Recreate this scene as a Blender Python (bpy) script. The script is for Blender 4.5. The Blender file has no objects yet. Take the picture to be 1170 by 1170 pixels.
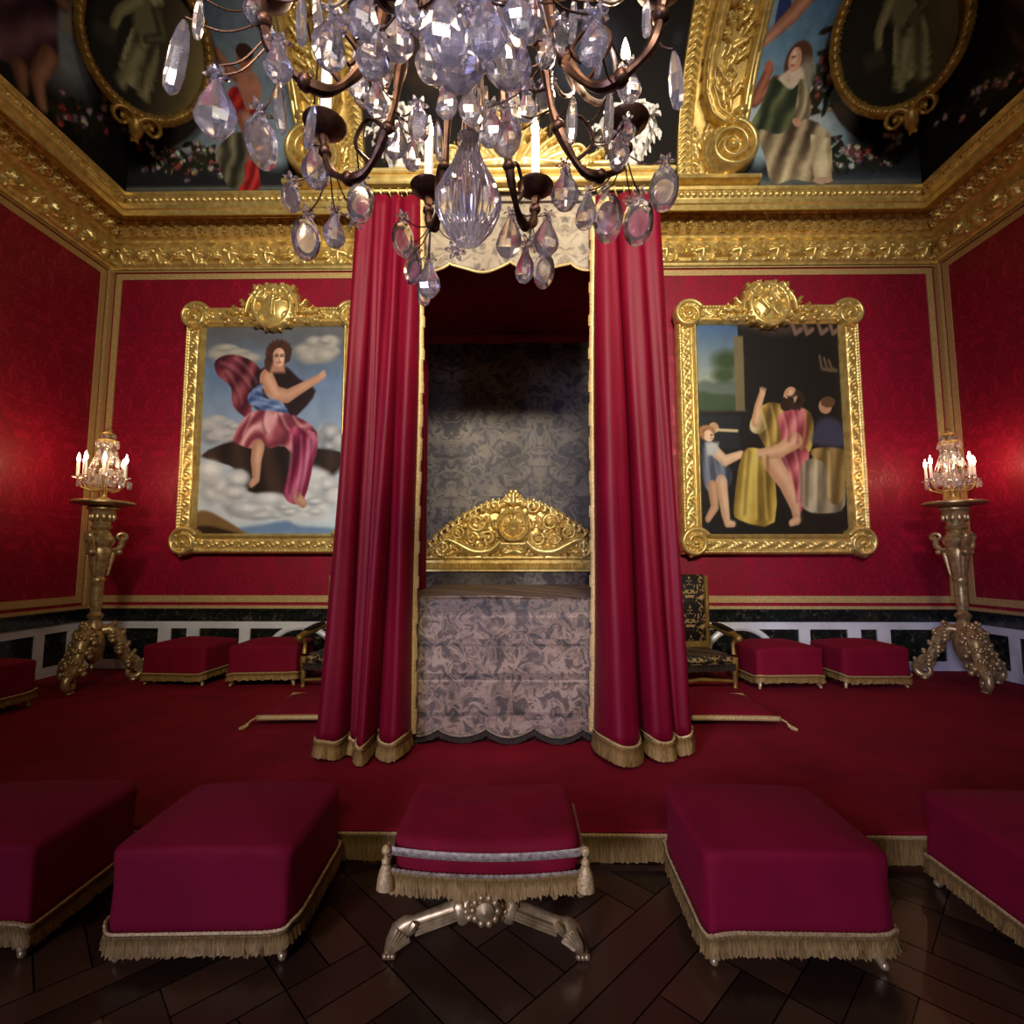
import bpy, math, random
import numpy as np
from mathutils import Vector, Matrix, Euler
from mathutils.noise import noise as mnoise
random.seed(7)
rng = np.random.default_rng(7)
SC = bpy.context.scene
COL = SC.collection
PI = math.pi
R = math.radians

# ------------------------------------------------------------------ camera, light, exposure
cam_d = bpy.data.cameras.new('camera')
cam_d.sensor_width = 36.0
cam_d.lens = 36.0 * 586.0 / 1170.0
cam_d.clip_start = 0.05
cam = bpy.data.objects.new('camera', cam_d)
COL.objects.link(cam)
cam.location = (0, 0, 1.36)
cam.rotation_euler = (R(90 + 5.36), 0, R(0.8))
SC.camera = cam

SC.view_settings.view_transform = 'Standard'
SC.view_settings.look = 'None'
SC.view_settings.gamma = 1.0
SC.view_settings.use_curve_mapping = False
SC.view_settings.exposure = -0.1

w = bpy.data.worlds.new('world')
SC.world = w
w.use_nodes = True
w.node_tree.nodes['Background'].inputs[0].default_value = (0.55, 0.65, 0.9, 1)
w.node_tree.nodes['Background'].inputs[1].default_value = 0.006

def area_light(name, loc, target, sx, sy, power, color, spread=180):
    d = bpy.data.lights.new(name, 'AREA')
    d.shape = 'RECTANGLE'
    d.size = sx; d.size_y = sy
    d.energy = power; d.color = color; d.spread = R(spread)
    o = bpy.data.objects.new(name, d)
    COL.objects.link(o)
    o.location = loc
    o.rotation_euler = (Vector(target) - Vector(loc)).to_track_quat('-Z', 'Y').to_euler()
    return o

# daylight through the three windows of the wall behind the camera
area_light('window_daylight_centre', (0.3, -3.85, 4.95), (0.0, 5.8, 3.5), 1.9, 0.8, 150, (1.0, 0.92, 0.82), 62)
area_light('window_daylight_left', (-3.1, -3.85, 2.5), (2.0, 4.4, 0.4), 1.2, 2.2, 48, (0.56, 0.58, 1.0), 52)
area_light('window_daylight_right', (3.1, -3.85, 4.8), (-0.8, 5.8, 4.8), 1.5, 1.0, 34, (1.0, 0.9, 0.74), 62)

# ------------------------------------------------------------------ helpers
def s2l(c):
    c = np.asarray(c, dtype=float)
    return np.where(c <= 0.04045, c / 12.92, ((c + 0.055) / 1.055) ** 2.4)

def hexl(r, g, b):
    return tuple(float(v) for v in s2l(np.array([r, g, b]) / 255.0)) + (1.0,)

def tag(o, label=None, cat=None, group=None, kind=None):
    if label: o['label'] = label
    if cat: o['category'] = cat
    if group: o['group'] = group
    if kind: o['kind'] = kind
    return o

def thing(name, label, cat, loc=(0, 0, 0), rz=0.0, group=None):
    o = bpy.data.objects.new(name, None)
    COL.objects.link(o)
    o.location = loc
    o.rotation_euler = (0, 0, rz)
    o.empty_display_size = 0.1
    return tag(o, label, cat, group)

def copy_tree(o, parent=None):
    c = o.copy()
    COL.objects.link(c)
    c.parent = parent
    for ch in list(o.children):
        copy_tree(ch, c)
    return c

def link_mesh(name, me, m, parent=None):
    o = bpy.data.objects.new(name, me)
    COL.objects.link(o)
    if m is not None:
        me.materials.append(m)
    if parent is not None:
        o.parent = parent
    return o

def np_mesh(name, V, quads, tris=None, smooth=True, sharp=40):
    V = np.asarray(V, dtype=np.float32)
    quads = np.asarray(quads, dtype=np.int32).reshape(-1, 4)
    tris = np.zeros((0, 3), np.int32) if tris is None else np.asarray(tris, dtype=np.int32).reshape(-1, 3)
    me = bpy.data.meshes.new(name)
    me.vertices.add(len(V))
    me.vertices.foreach_set('co', V.ravel())
    loops = np.concatenate([quads.ravel(), tris.ravel()])
    me.loops.add(len(loops))
    me.loops.foreach_set('vertex_index', loops)
    n = len(quads) + len(tris)
    me.polygons.add(n)
    starts = np.concatenate([np.arange(len(quads)) * 4, len(quads) * 4 + np.arange(len(tris)) * 3]).astype(np.int32)
    me.polygons.foreach_set('loop_start', starts)
    me.update(calc_edges=True)
    me.validate()
    me.polygons.foreach_set('use_smooth', np.full(len(me.polygons), smooth))
    if smooth and sharp < 180:
        me.set_sharp_from_angle(angle=R(sharp))
    return me

class MB:
    """collects shapes and links them as one mesh"""
    def __init__(self):
        self.v = []; self.f = []
    def add(self, vs, fs, M=None):
        b = len(self.v)
        if M is not None:
            vs = [M @ Vector(p) for p in vs]
        self.v += [tuple(p) for p in vs]
        self.f += [tuple(i + b for i in f) for f in fs]
        return self
    def box(self, x0, x1, y0, y1, z0, z1, M=None, bev=0.0):
        if bev <= 0:
            vs = [(x0,y0,z0),(x1,y0,z0),(x1,y1,z0),(x0,y1,z0),(x0,y0,z1),(x1,y0,z1),(x1,y1,z1),(x0,y1,z1)]
            fs = [(0,3,2,1),(4,5,6,7),(0,1,5,4),(1,2,6,5),(2,3,7,6),(3,0,4,7)]
            return self.add(vs, fs, M)
        b = min(bev, (x1-x0)*.45, (y1-y0)*.45, (z1-z0)*.45)
        def ring(i, z):
            xa, xb, ya, yb = x0+i, x1-i, y0+i, y1-i
            c = b
            return [(xa+c,ya,z),(xb-c,ya,z),(xb,ya+c,z),(xb,yb-c,z),(xb-c,yb,z),(xa+c,yb,z),(xa,yb-c,z),(xa,ya+c,z)]
        k = b*0.3
        rs = [ring(b*.7, z0), ring(0, z0+b), ring(0, z1-b), ring(b*.7, z1)]
        vs = sum(rs, []); fs = [tuple(range(7,-1,-1)), tuple(range(24,32))]
        for r in range(3):
            for i in range(8):
                j = (i+1) % 8
                fs.append((r*8+i, r*8+j, r*8+8+j, r*8+8+i))
        return self.add(vs, fs, M)
    def lathe(self, prof, n=20, M=None, sx=1.0, sy=1.0, cap=True):
        """prof: list of (radius, z), bottom to top"""
        vs = []; fs = []
        for r, z in prof:
            for i in range(n):
                a = 2*PI*i/n
                vs.append((r*math.cos(a)*sx, r*math.sin(a)*sy, z))
        for k in range(len(prof)-1):
            for i in range(n):
                j = (i+1) % n
                fs.append((k*n+i, k*n+j, k*n+n+j, k*n+n+i))
        if cap:
            fs.append(tuple(range(n-1, -1, -1)))
            fs.append(tuple(range((len(prof)-1)*n, len(prof)*n)))
        return self.add(vs, fs, M)
    def tube(self, pts, rad, n=8, M=None, flat=1.0, closed=False):
        pts = [Vector(p) for p in pts]
        m = len(pts)
        if not hasattr(rad, '__len__'): rad = [rad]*m
        vs = []; fs = []
        T = []
        for i in range(m):
            a = pts[(i-1) % m] if (i > 0 or closed) else pts[0]
            b = pts[(i+1) % m] if (i < m-1 or closed) else pts[-1]
            t = (b-a)
            T.append(t.normalized() if t.length > 1e-9 else Vector((0,0,1)))
        ref = Vector((0,0,1)) if abs(T[0].z) < .9 else Vector((1,0,0))
        N = (ref - T[0]*ref.dot(T[0])).normalized()
        for i in range(m):
            N = (N - T[i]*N.dot(T[i]))
            N = N.normalized() if N.length > 1e-6 else T[i].orthogonal().normalized()
            B = T[i].cross(N)
            for k in range(n):
                a = 2*PI*k/n
                vs.append(pts[i] + (N*math.cos(a) + B*math.sin(a)*flat)*rad[i])
        for i in range(m-1 if not closed else m):
            i2 = (i+1) % m
            for k in range(n):
                j = (k+1) % n
                fs.append((i*n+k, i*n+j, i2*n+j, i2*n+k))
        if not closed:
            fs.append(tuple(range(n-1, -1, -1)))
            fs.append(tuple(range((m-1)*n, m*n)))
        return self.add(vs, fs, M)
    def ball(self, c, r, n=10, M=None, sz=1.0, sx=1.0, sy=1.0):
        k = max(4, n//2+1)
        prof = [(max(1e-4, math.sin(PI*i/k))*r, -math.cos(PI*i/k)*r*sz) for i in range(k+1)]
        T = Matrix.Translation(Vector(c))
        if M is not None: T = M @ T
        return self.lathe(prof, n, T, sx, sy)
    def build(self, name, m, parent=None, smooth=True, sharp=40):
        me = bpy.data.meshes.new(name)
        me.from_pydata([tuple(p) for p in self.v], [], self.f)
        me.validate()
        me.polygons.foreach_set('use_smooth', np.full(len(me.polygons), smooth))
        if smooth and sharp < 180:
            me.set_sharp_from_angle(angle=R(sharp))
        return link_mesh(name, me, m, parent)

def grid_quads(nu, nv, off=0):
    i, j = np.meshgrid(np.arange(nu-1), np.arange(nv-1), indexing='ij')
    a = (i*nv + j).ravel() + off
    return np.stack([a, a+nv, a+nv+1, a+1], 1)

def set_color(me, rgb, name='Col'):
    ca = me.color_attributes.new(name=name, type='FLOAT_COLOR', domain='POINT')
    buf = np.ones((len(me.vertices), 4), np.float32)
    buf[:, :3] = s2l(np.clip(rgb, 0, 1))
    ca.data.foreach_set('color', buf.ravel())

# ---------------------------- materials
def new_mat(name):
    m = bpy.data.materials.new(name)
    m.use_nodes = True
    nt = m.node_tree
    return m, nt, nt.nodes['Principled BSDF']

def node(nt, t, **kw):
    n = nt.nodes.new(t)
    for k, v in kw.items(): setattr(n, k, v)
    return n

def mth(nt, op, a, b=None, c=None):
    n = nt.nodes.new('ShaderNodeMath'); n.operation = op
    for k, x in enumerate((a, b, c)):
        if x is None: continue
        if isinstance(x, (int, float)): n.inputs[k].default_value = x
        else: nt.links.new(x, n.inputs[k])
    return n.outputs[0]

def ramp(nt, fac, stops, interp='LINEAR'):
    n = nt.nodes.new('ShaderNodeValToRGB')
    n.color_ramp.interpolation = interp
    els = n.color_ramp.elements
    while len(els) < len(stops): els.new(0.5)
    for e, (p, c) in zip(els, stops):
        e.position = p; e.color = c
    nt.links.new(fac, n.inputs[0])
    return n.outputs[0]

def noise_tex(nt, vec, scale, detail=3, rough=.55, dist=0.0):
    n = nt.nodes.new('ShaderNodeTexNoise')
    n.inputs['Scale'].default_value = scale; n.inputs['Detail'].default_value = detail
    n.inputs['Roughness'].default_value = rough; n.inputs['Distortion'].default_value = dist
    if vec is not None: nt.links.new(vec, n.inputs['Vector'])
    return n.outputs[0]

def obj_coord(nt):
    return nt.nodes.new('ShaderNodeTexCoord').outputs['Object']

def bump(nt, b, h, strength=.3, dist=.01):
    n = nt.nodes.new('ShaderNodeBump')
    n.inputs['Strength'].default_value = strength; n.inputs['Distance'].default_value = dist
    nt.links.new(h, n.inputs['Height']); nt.links.new(n.outputs[0], b.inputs['Normal'])

def simple(name, c0, c1, scale=8, rough=.6, metal=0.0, bmp=.15, bd=.004, sheen=0.0, detail=4, stretch=None, sheen_tint=None):
    m, nt, b = new_mat(name)
    co = obj_coord(nt)
    if stretch:
        mp = node(nt, 'ShaderNodeMapping'); mp.inputs['Scale'].default_value = stretch
        nt.links.new(co, mp.inputs[0]); co = mp.outputs[0]
    f = noise_tex(nt, co, scale, detail)
    nt.links.new(ramp(nt, f, [(.3, c0), (.7, c1)]), b.inputs['Base Color'])
    b.inputs['Roughness'].default_value = rough; b.inputs['Metallic'].default_value = metal
    if metal == 0 and rough > .45: b.inputs['Specular IOR Level'].default_value = .2
    if sheen:
        b.inputs['Sheen Weight'].default_value = sheen
        b.inputs['Sheen Roughness'].default_value = .35
        b.inputs['Sheen Tint'].default_value = sheen_tint or c1
    if bmp: bump(nt, b, f, bmp, bd)
    return m

def mirror_uv(nt, pu, pv, shift=0.0):
    """coordinates on a vertical cloth folded into a mirrored repeat"""
    sx = node(nt, 'ShaderNodeSeparateXYZ'); nt.links.new(obj_coord(nt), sx.inputs[0])
    u = mth(nt, 'ADD', sx.outputs[0], sx.outputs[1])
    v = sx.outputs[2]
    mu = mth(nt, 'PINGPONG', mth(nt, 'ADD', u, shift), pu)
    mv = mth(nt, 'FRACT', mth(nt, 'DIVIDE', v, pv))
    cb = node(nt, 'ShaderNodeCombineXYZ')
    nt.links.new(mu, cb.inputs[0]); nt.links.new(mth(nt, 'MULTIPLY', mv, pv), cb.inputs[1])
    return u, v, mu, mv, cb.outputs[0]

def damask(name, ca, cb_, pu=.27, pv=1.1, sc=5.0):
    m, nt, b = new_mat(name)
    u, v, mu, mv, vec = mirror_uv(nt, pu, pv)
    n1 = noise_tex(nt, vec, sc, 2, .5, 1.2)
    og = mth(nt, 'ABSOLUTE', mth(nt, 'SUBTRACT', mu, mth(nt, 'MULTIPLY_ADD', mth(nt, 'SINE', mth(nt, 'MULTIPLY', mv, 2*PI)), pu*.42, pu*.5)))
    ring = mth(nt, 'SINE', mth(nt, 'MULTIPLY', n1, 40.0))
    band = mth(nt, 'MULTIPLY', mth(nt, 'LESS_THAN', og, .02), mth(nt, 'GREATER_THAN', ring, -.2))
    fl = mth(nt, 'GREATER_THAN', ring, .72)
    fac = mth(nt, 'MAXIMUM', band, fl)
    wear = noise_tex(nt, obj_coord(nt), .9, 4)
    mix = node(nt, 'ShaderNodeMix', data_type='RGBA')
    nt.links.new(fac, mix.inputs[0])
    mix.inputs[6].default_value = ca; mix.inputs[7].default_value = cb_
    hs = node(nt, 'ShaderNodeMix', data_type='RGBA', blend_type='MULTIPLY')
    hs.inputs[0].default_value = .5
    nt.links.new(mix.outputs[2], hs.inputs[6])
    nt.links.new(ramp(nt, wear, [(.3, (.6, .6, .6, 1)), (.7, (1, 1, 1, 1))]), hs.inputs[7])
    nt.links.new(hs.outputs[2], b.inputs['Base Color'])
    nt.links.new(mth(nt, 'MULTIPLY_ADD', fac, -.17, .55), b.inputs['Roughness'])
    b.inputs['Specular IOR Level'].default_value = .35
    bump(nt, b, fac, .08, .002)
    return m

def brocade(name, stops, pu=.3, pv=.42, sc=6.0, k=26.0, rough=.6, bands=None, metal=0.0, shift=0.0):
    m, nt, b = new_mat(name)
    u, v, mu, mv, vec = mirror_uv(nt, pu, pv, shift)
    n1 = noise_tex(nt, vec, sc, 2.5, .55, 1.1)
    rings = mth(nt, 'MULTIPLY_ADD', mth(nt, 'SINE', mth(nt, 'MULTIPLY', n1, k)), .5, .5)
    big = noise_tex(nt, vec, sc*.45, 1.5, .5, .6)
    fac = mth(nt, 'MULTIPLY_ADD', rings, .55, mth(nt, 'MULTIPLY', mth(nt, 'SUBTRACT', big, .18), .75))
    fine = noise_tex(nt, obj_coord(nt), 160, 2)
    fac = mth(nt, 'ADD', fac, mth(nt, 'MULTIPLY', mth(nt, 'SUBTRACT', fine, .5), .25))
    if bands:
        for z0, hw, amt in bands:
            d = mth(nt, 'LESS_THAN', mth(nt, 'ABSOLUTE', mth(nt, 'SUBTRACT', v, z0)), hw)
            fac = mth(nt, 'MULTIPLY_ADD', d, amt, fac)
    nt.links.new(ramp(nt, fac, stops), b.inputs['Base Color'])
    b.inputs['Roughness'].default_value = rough
    b.inputs['Metallic'].default_value = metal
    bump(nt, b, rings, .25, .003)
    return m

GOLD = simple('gilding', hexl(190, 158, 84), hexl(236, 208, 130), 14, .36, .6, .25, .004)
GOLD_DARK = simple('aged_gilding', hexl(118, 88, 38), hexl(176, 138, 66), 10, .45, .55, .3, .004)
GOLD_PALE = simple('worn_silvery_gilding', hexl(146, 118, 74), hexl(214, 184, 126), 22, .36, .6, .3, .004)
GALLOON = simple('gold_woven_galloon', hexl(150, 118, 66), hexl(222, 190, 126), 120, .55, .25, .4, .003)
FRINGE = simple('gold_thread_fringe', hexl(100, 72, 30), hexl(180, 142, 74), 6, .6, .2, .5, .003, stretch=(45, 45, 1.2))
FRINGE_DARK = simple('dark_thread_fringe', hexl(26, 20, 18), hexl(66, 52, 42), 6, .8, 0, .5, .003, stretch=(45, 45, 1.2))
BRAID = simple('silver_gilt_braid', hexl(112, 94, 72), hexl(186, 168, 140), 70, .5, .3, .4, .003)
VELVET = simple('crimson_velvet', hexl(104, 2, 22), hexl(128, 6, 32), 7, .8, 0, .1, .004, .10, sheen_tint=hexl(220, 40, 80))
COVER = simple('crimson_stool_cover', hexl(112, 2, 30), hexl(126, 5, 36), 5, .8, 0, .08, .006, .08, sheen_tint=hexl(220, 50, 95))
CURTAIN = simple('crimson_curtain_silk', hexl(96, 1, 22), hexl(114, 4, 31), 5, .55, 0, .05, .004, .08, stretch=(9, 9, .35), sheen_tint=hexl(220, 50, 80))
CARPET = simple('crimson_carpet', hexl(112, 4, 22), hexl(138, 10, 30), 3, .9, 0, .15, .004, .05, detail=8, sheen_tint=hexl(200, 60, 70))
MARBLE_D, _nt, _b = new_mat('dark_green_marble')
_f = noise_tex(_nt, obj_coord(_nt), 16, 8, .7, 1.0)
_nt.links.new(ramp(_nt, _f, [(.30, hexl(10, 10, 10)), (.55, hexl(28, 32, 28)), (.64, hexl(74, 66, 54)), (.74, hexl(150, 138, 120))]), _b.inputs['Base Color'])
_b.inputs['Roughness'].default_value = .16
MARBLE_W = simple('white_marble', hexl(196, 192, 186), hexl(226, 224, 220), 3, .3, 0, 0, detail=8)
WALLRED = damask('crimson_damask', hexl(136, 1, 34), hexl(158, 16, 50))
WOOD_D = simple('dark_oak', hexl(34, 16, 8), hexl(66, 34, 16), 6, .35, 0, .1, .003, stretch=(1, 6, 6))
PLASTER = simple('dark_plaster', hexl(58, 44, 32), hexl(86, 66, 46), 2, .8, 0, .1)
BRONZE = simple('dark_bronze', hexl(44, 26, 20), hexl(96, 66, 50), 30, .38, .8, .2, .003)
SILVERED = simple('worn_silvered_bronze', hexl(74, 58, 50), hexl(190, 174, 164), 45, .36, .8, .3, .003)
WAX = simple('white_candle_wax', hexl(226, 216, 206), hexl(240, 234, 226), 12, .5, 0, 0)
BLACKWOOD = simple('ebony_black', hexl(14, 10, 9), hexl(30, 22, 18), 12, .35, 0, .1)
FEATHER = simple('white_ostrich_feather', hexl(150, 144, 134), hexl(226, 220, 208), 26, .85, 0, .5, .01)

BROCADE_BED = brocade('bed_brocade', [(.12, hexl(50, 40, 36)), (.3, hexl(88, 72, 62)), (.42, hexl(80, 67, 60)), (.5, hexl(126, 99, 82)), (.62, hexl(98, 80, 69)), (.74, hexl(138, 112, 94)), (.95, hexl(158, 136, 116))], 9.0, .84, 12.0, 17, bands=[(1.06, .05, -.16), (.985, .008, .14), (.80, .008, -.2), (.60, .02, -.2), (.57, .006, .2), (.36, .012, -.16)], shift=4.0)
BROCADE_BACK = brocade('backcloth_brocade', [(.1, hexl(34, 28, 27)), (.4, hexl(52, 43, 40)), (.6, hexl(68, 58, 52)), (.9, hexl(108, 96, 80))], .98, 1.9, 7.5, 15)
BROCADE_VAL = brocade('valance_brocade', [(.08, hexl(56, 47, 36)), (.38, hexl(94, 80, 60)), (.6, hexl(122, 106, 82)), (.92, hexl(146, 130, 102))], .42, .9, 9, 16)
BROCADE_CHAIR = brocade('black_gold_brocade', [(.22, hexl(12, 9, 9)), (.42, hexl(34, 25, 18)), (.5, hexl(128, 98, 56)), (.9, hexl(196, 166, 112))], .17, .3, 10.0, 24)

def glass_mat(name, tint, mixf, trans=1.0):
    m, nt, b = new_mat(name)
    b.inputs['Base Color'].default_value = tint
    b.inputs['Roughness'].default_value = .08
    b.inputs['IOR'].default_value = 1.52
    b.inputs['Transmission Weight'].default_value = trans
    b.inputs['Coat Weight'].default_value = .5
    b.inputs['Coat Roughness'].default_value = .02
    t = node(nt, 'ShaderNodeBsdfTransparent')
    mx = node(nt, 'ShaderNodeMixShader'); mx.inputs[0].default_value = mixf
    nt.links.new(b.outputs[0], mx.inputs[1]); nt.links.new(t.outputs[0], mx.inputs[2])
    nt.links.new(mx.outputs[0], nt.nodes['Material Output'].inputs[0])
    return m
CRYSTAL = glass_mat('rock_crystal', (.88, .86, 1.0, 1), .10, .95)
CRYSTAL_SMALL = glass_mat('clear_cut_glass', (.95, .90, .84, 1), .2, .8)

def emit_mat(name, c, s):
    m, nt, b = new_mat(name)
    b.inputs['Base Color'].default_value = c
    b.inputs['Emission Color'].default_value = c
    b.inputs['Emission Strength'].default_value = s
    return m
FLAME = emit_mat('candle_flame', (1.0, .74, .46, 1), 60)

def col_mat(name, rough=.55, spec=.3, bscale=0):
    m, nt, b = new_mat(name)
    a = node(nt, 'ShaderNodeVertexColor', layer_name='Col')
    nt.links.new(a.outputs[0], b.inputs['Base Color'])
    b.inputs['Roughness'].default_value = rough
    b.inputs['Specular IOR Level'].default_value = spec
    if bscale:
        bump(nt, b, noise_tex(nt, obj_coord(nt), bscale, 4), .1, .002)
    return m
OIL = col_mat('oil_paint', .5, .25, 60)
FRESCO = col_mat('mural_paint', .7, .2, 30)
PARQUET = col_mat('oak_parquet', .28, .5, 40)

# ---------------------------- painted pictures (colours held per vertex of the canvas)
class Pic:
    """a picture of W x H samples; x and y run over its own units, y up"""
    def __init__(self, W, H, x0=0., x1=1., y0=0., y1=1.):
        self.W, self.H = W, H
        self.X, self.Y = np.meshgrid(np.linspace(x0, x1, W), np.linspace(y0, y1, H), indexing='ij')
        self.px = max((x1-x0)/W, 1e-6)
        self.img = np.zeros((W, H, 3))
    def n(self, sx, sy, seed=0, octs=4):
        out = np.zeros_like(self.X); amp = 1.0; tot = 0
        r = np.random.default_rng(seed)
        for o in range(octs):
            g = r.random((64, 64))
            u = (self.X*sx*2**o + 7.3*o) % 63; v = (self.Y*sy*2**o + 3.1*o) % 63
            i = u.astype(int); j = v.astype(int)
            a = u-i; b = v-j
            a = a*a*(3-2*a); b = b*b*(3-2*b)
            i2 = (i+1) % 64; j2 = (j+1) % 64
            out += amp*((g[i,j]*(1-a)+g[i2,j]*a)*(1-b)+(g[i,j2]*(1-a)+g[i2,j2]*a)*b)
            tot += amp; amp *= .5
        return out/tot
    def put(self, mask, col):
        m = np.clip(mask, 0, 1)[..., None]
        c = np.asarray(col, float)
        if c.ndim == 1: c = c/255.
        self.img = self.img*(1-m) + c*m
    def grad(self, c0, c1, t):
        t = np.clip(t, 0, 1)[..., None]
        return np.asarray(c0)/255.*(1-t) + np.asarray(c1)/255.*t
    def sdf(self, pts):
        P = np.asarray(pts, float)
        if len(P) >= 5:                       # rounded outline
            a, b, c, d = np.roll(P, 1, 0), P, np.roll(P, -1, 0), np.roll(P, -2, 0)
            P = np.stack([.5*(2*b+(c-a)*t+(2*a-5*b+4*c-d)*t*t+(3*b-a-3*c+d)*t**3) for t in (0, .33, .67)], 1).reshape(-1, 2)
        d = np.full(self.X.shape, 1e9); ins = np.zeros(self.X.shape, bool)
        for k in range(len(P)):
            a = P[k]; b = P[(k+1) % len(P)]
            e = b-a
            t = np.clip(((self.X-a[0])*e[0]+(self.Y-a[1])*e[1])/max(e@e, 1e-12), 0, 1)
            d = np.minimum(d, np.hypot(self.X-a[0]-t*e[0], self.Y-a[1]-t*e[1]))
            c = ((a[1] <= self.Y) & (b[1] > self.Y)) | ((b[1] <= self.Y) & (a[1] > self.Y))
            with np.errstate(divide='ignore', invalid='ignore'):
                xx = a[0] + (self.Y-a[1])/(b[1]-a[1] if b[1] != a[1] else 1e-9)*(b[0]-a[0])
            ins ^= c & (self.X < xx)
        return np.where(ins, -d, d)
    def poly(self, pts, col, soft=None):
        s = soft or self.px*1.2
        self.put(.5 - self.sdf(pts)/s, col)
    def ell(self, cx, cy, rx, ry, col, rot=0., soft=.12):
        c, s = math.cos(rot), math.sin(rot)
        u = ((self.X-cx)*c+(self.Y-cy)*s)/rx; v = (-(self.X-cx)*s+(self.Y-cy)*c)/ry
        self.put((1-np.hypot(u, v))/soft+.5, col)
    def cloth(self, pts, dark, mid, light, ang=90., freq=10., soft=None, seed=1, warp=.12):
        """a draped cloth: folds of three tones running in direction ang"""
        a = R(ang)
        t = -self.X*math.sin(a)+self.Y*math.cos(a)
        w_ = self.n(5, 5, seed, 3)
        X0, Y0 = self.X, self.Y
        self.X, self.Y = (X0*math.cos(a)+Y0*math.sin(a)+.1*(w_-.5)+9), t+9+.25*warp*w_
        g_ = self.n(1.6, 1.1*freq, seed+5, 3)
        self.X, self.Y = X0, Y0
        f = .5+.5*np.sin((t+0.8*warp*(w_-.5))*freq*2*PI)
        f = (.45*f+.55*g_-.5)*1.5+.5
        g = np.where((f < .5)[..., None], self.grad(dark, mid, f*2), self.grad(mid, light, f*2-1))
        self.put(.5-self.sdf(pts)/(soft or self.px*1.5), g)
    def stroke(self, pts, wid, col, soft=None):
        P = np.asarray(pts, float)
        if not hasattr(wid, '__len__'): wid = [wid]*len(P)
        m = np.full(self.X.shape, -9.)
        for k in range(len(P)-1):
            a = P[k]; b = P[k+1]; e = b-a
            t = np.clip(((self.X-a[0])*e[0]+(self.Y-a[1])*e[1])/max(e@e, 1e-12), 0, 1)
            m = np.maximum(m, wid[k]*(1-t)+wid[k+1]*t-np.hypot(self.X-a[0]-t*e[0], self.Y-a[1]-t*e[1]))
        m = np.clip(m/(soft or self.px*1.5)+.5, 0, 1)
        self.put(m*(.5 if soft and soft >= .02 else 1), col)
    def limb(self, pts, wid, c0, c1):
        self.stroke(pts, wid, c0)
        P = np.asarray(pts, float)
        self.stroke(P+np.array([wid[0]*.25, wid[0]*.1]), [x*.5 for x in wid], c1, wid[0]*.7); self.stroke(P+np.array([wid[0]*.2, wid[0]*.1]), [x*.35 for x in wid], c1, wid[0]*.7)
    def cloud(self, cx, cy, rx, ry, c0, c1, seed=3):
        r = np.random.default_rng(seed)
        for k in range(14):
            a = r.uniform(0, 2*PI); q = r.uniform(.2, .9)
            x = cx+math.cos(a)*rx*q; y = cy+math.sin(a)*ry*q
            t = r.random()
            s = r.uniform(.3, .6)
            self.ell(x, y, rx*s, ry*s, [c0[i]*(1-t)+c1[i]*t for i in range(3)], 0, .9)
            self.ell(x+rx*.06, y+ry*.12, rx*s*.7, ry*s*.6, c1, 0, 1.2)
    def bend(self, a, b, c):
        a, b, c = map(np.array, (a, b, c))
        return [tuple((1-t)**2*a+2*t*(1-t)*b+t*t*c) for t in np.linspace(0, 1, 8)]
    def varnish(self, amt=.12, seed=9):
        self.img *= (1-amt+2*amt*self.n(14, 14, seed, 4))[..., None]

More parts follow.
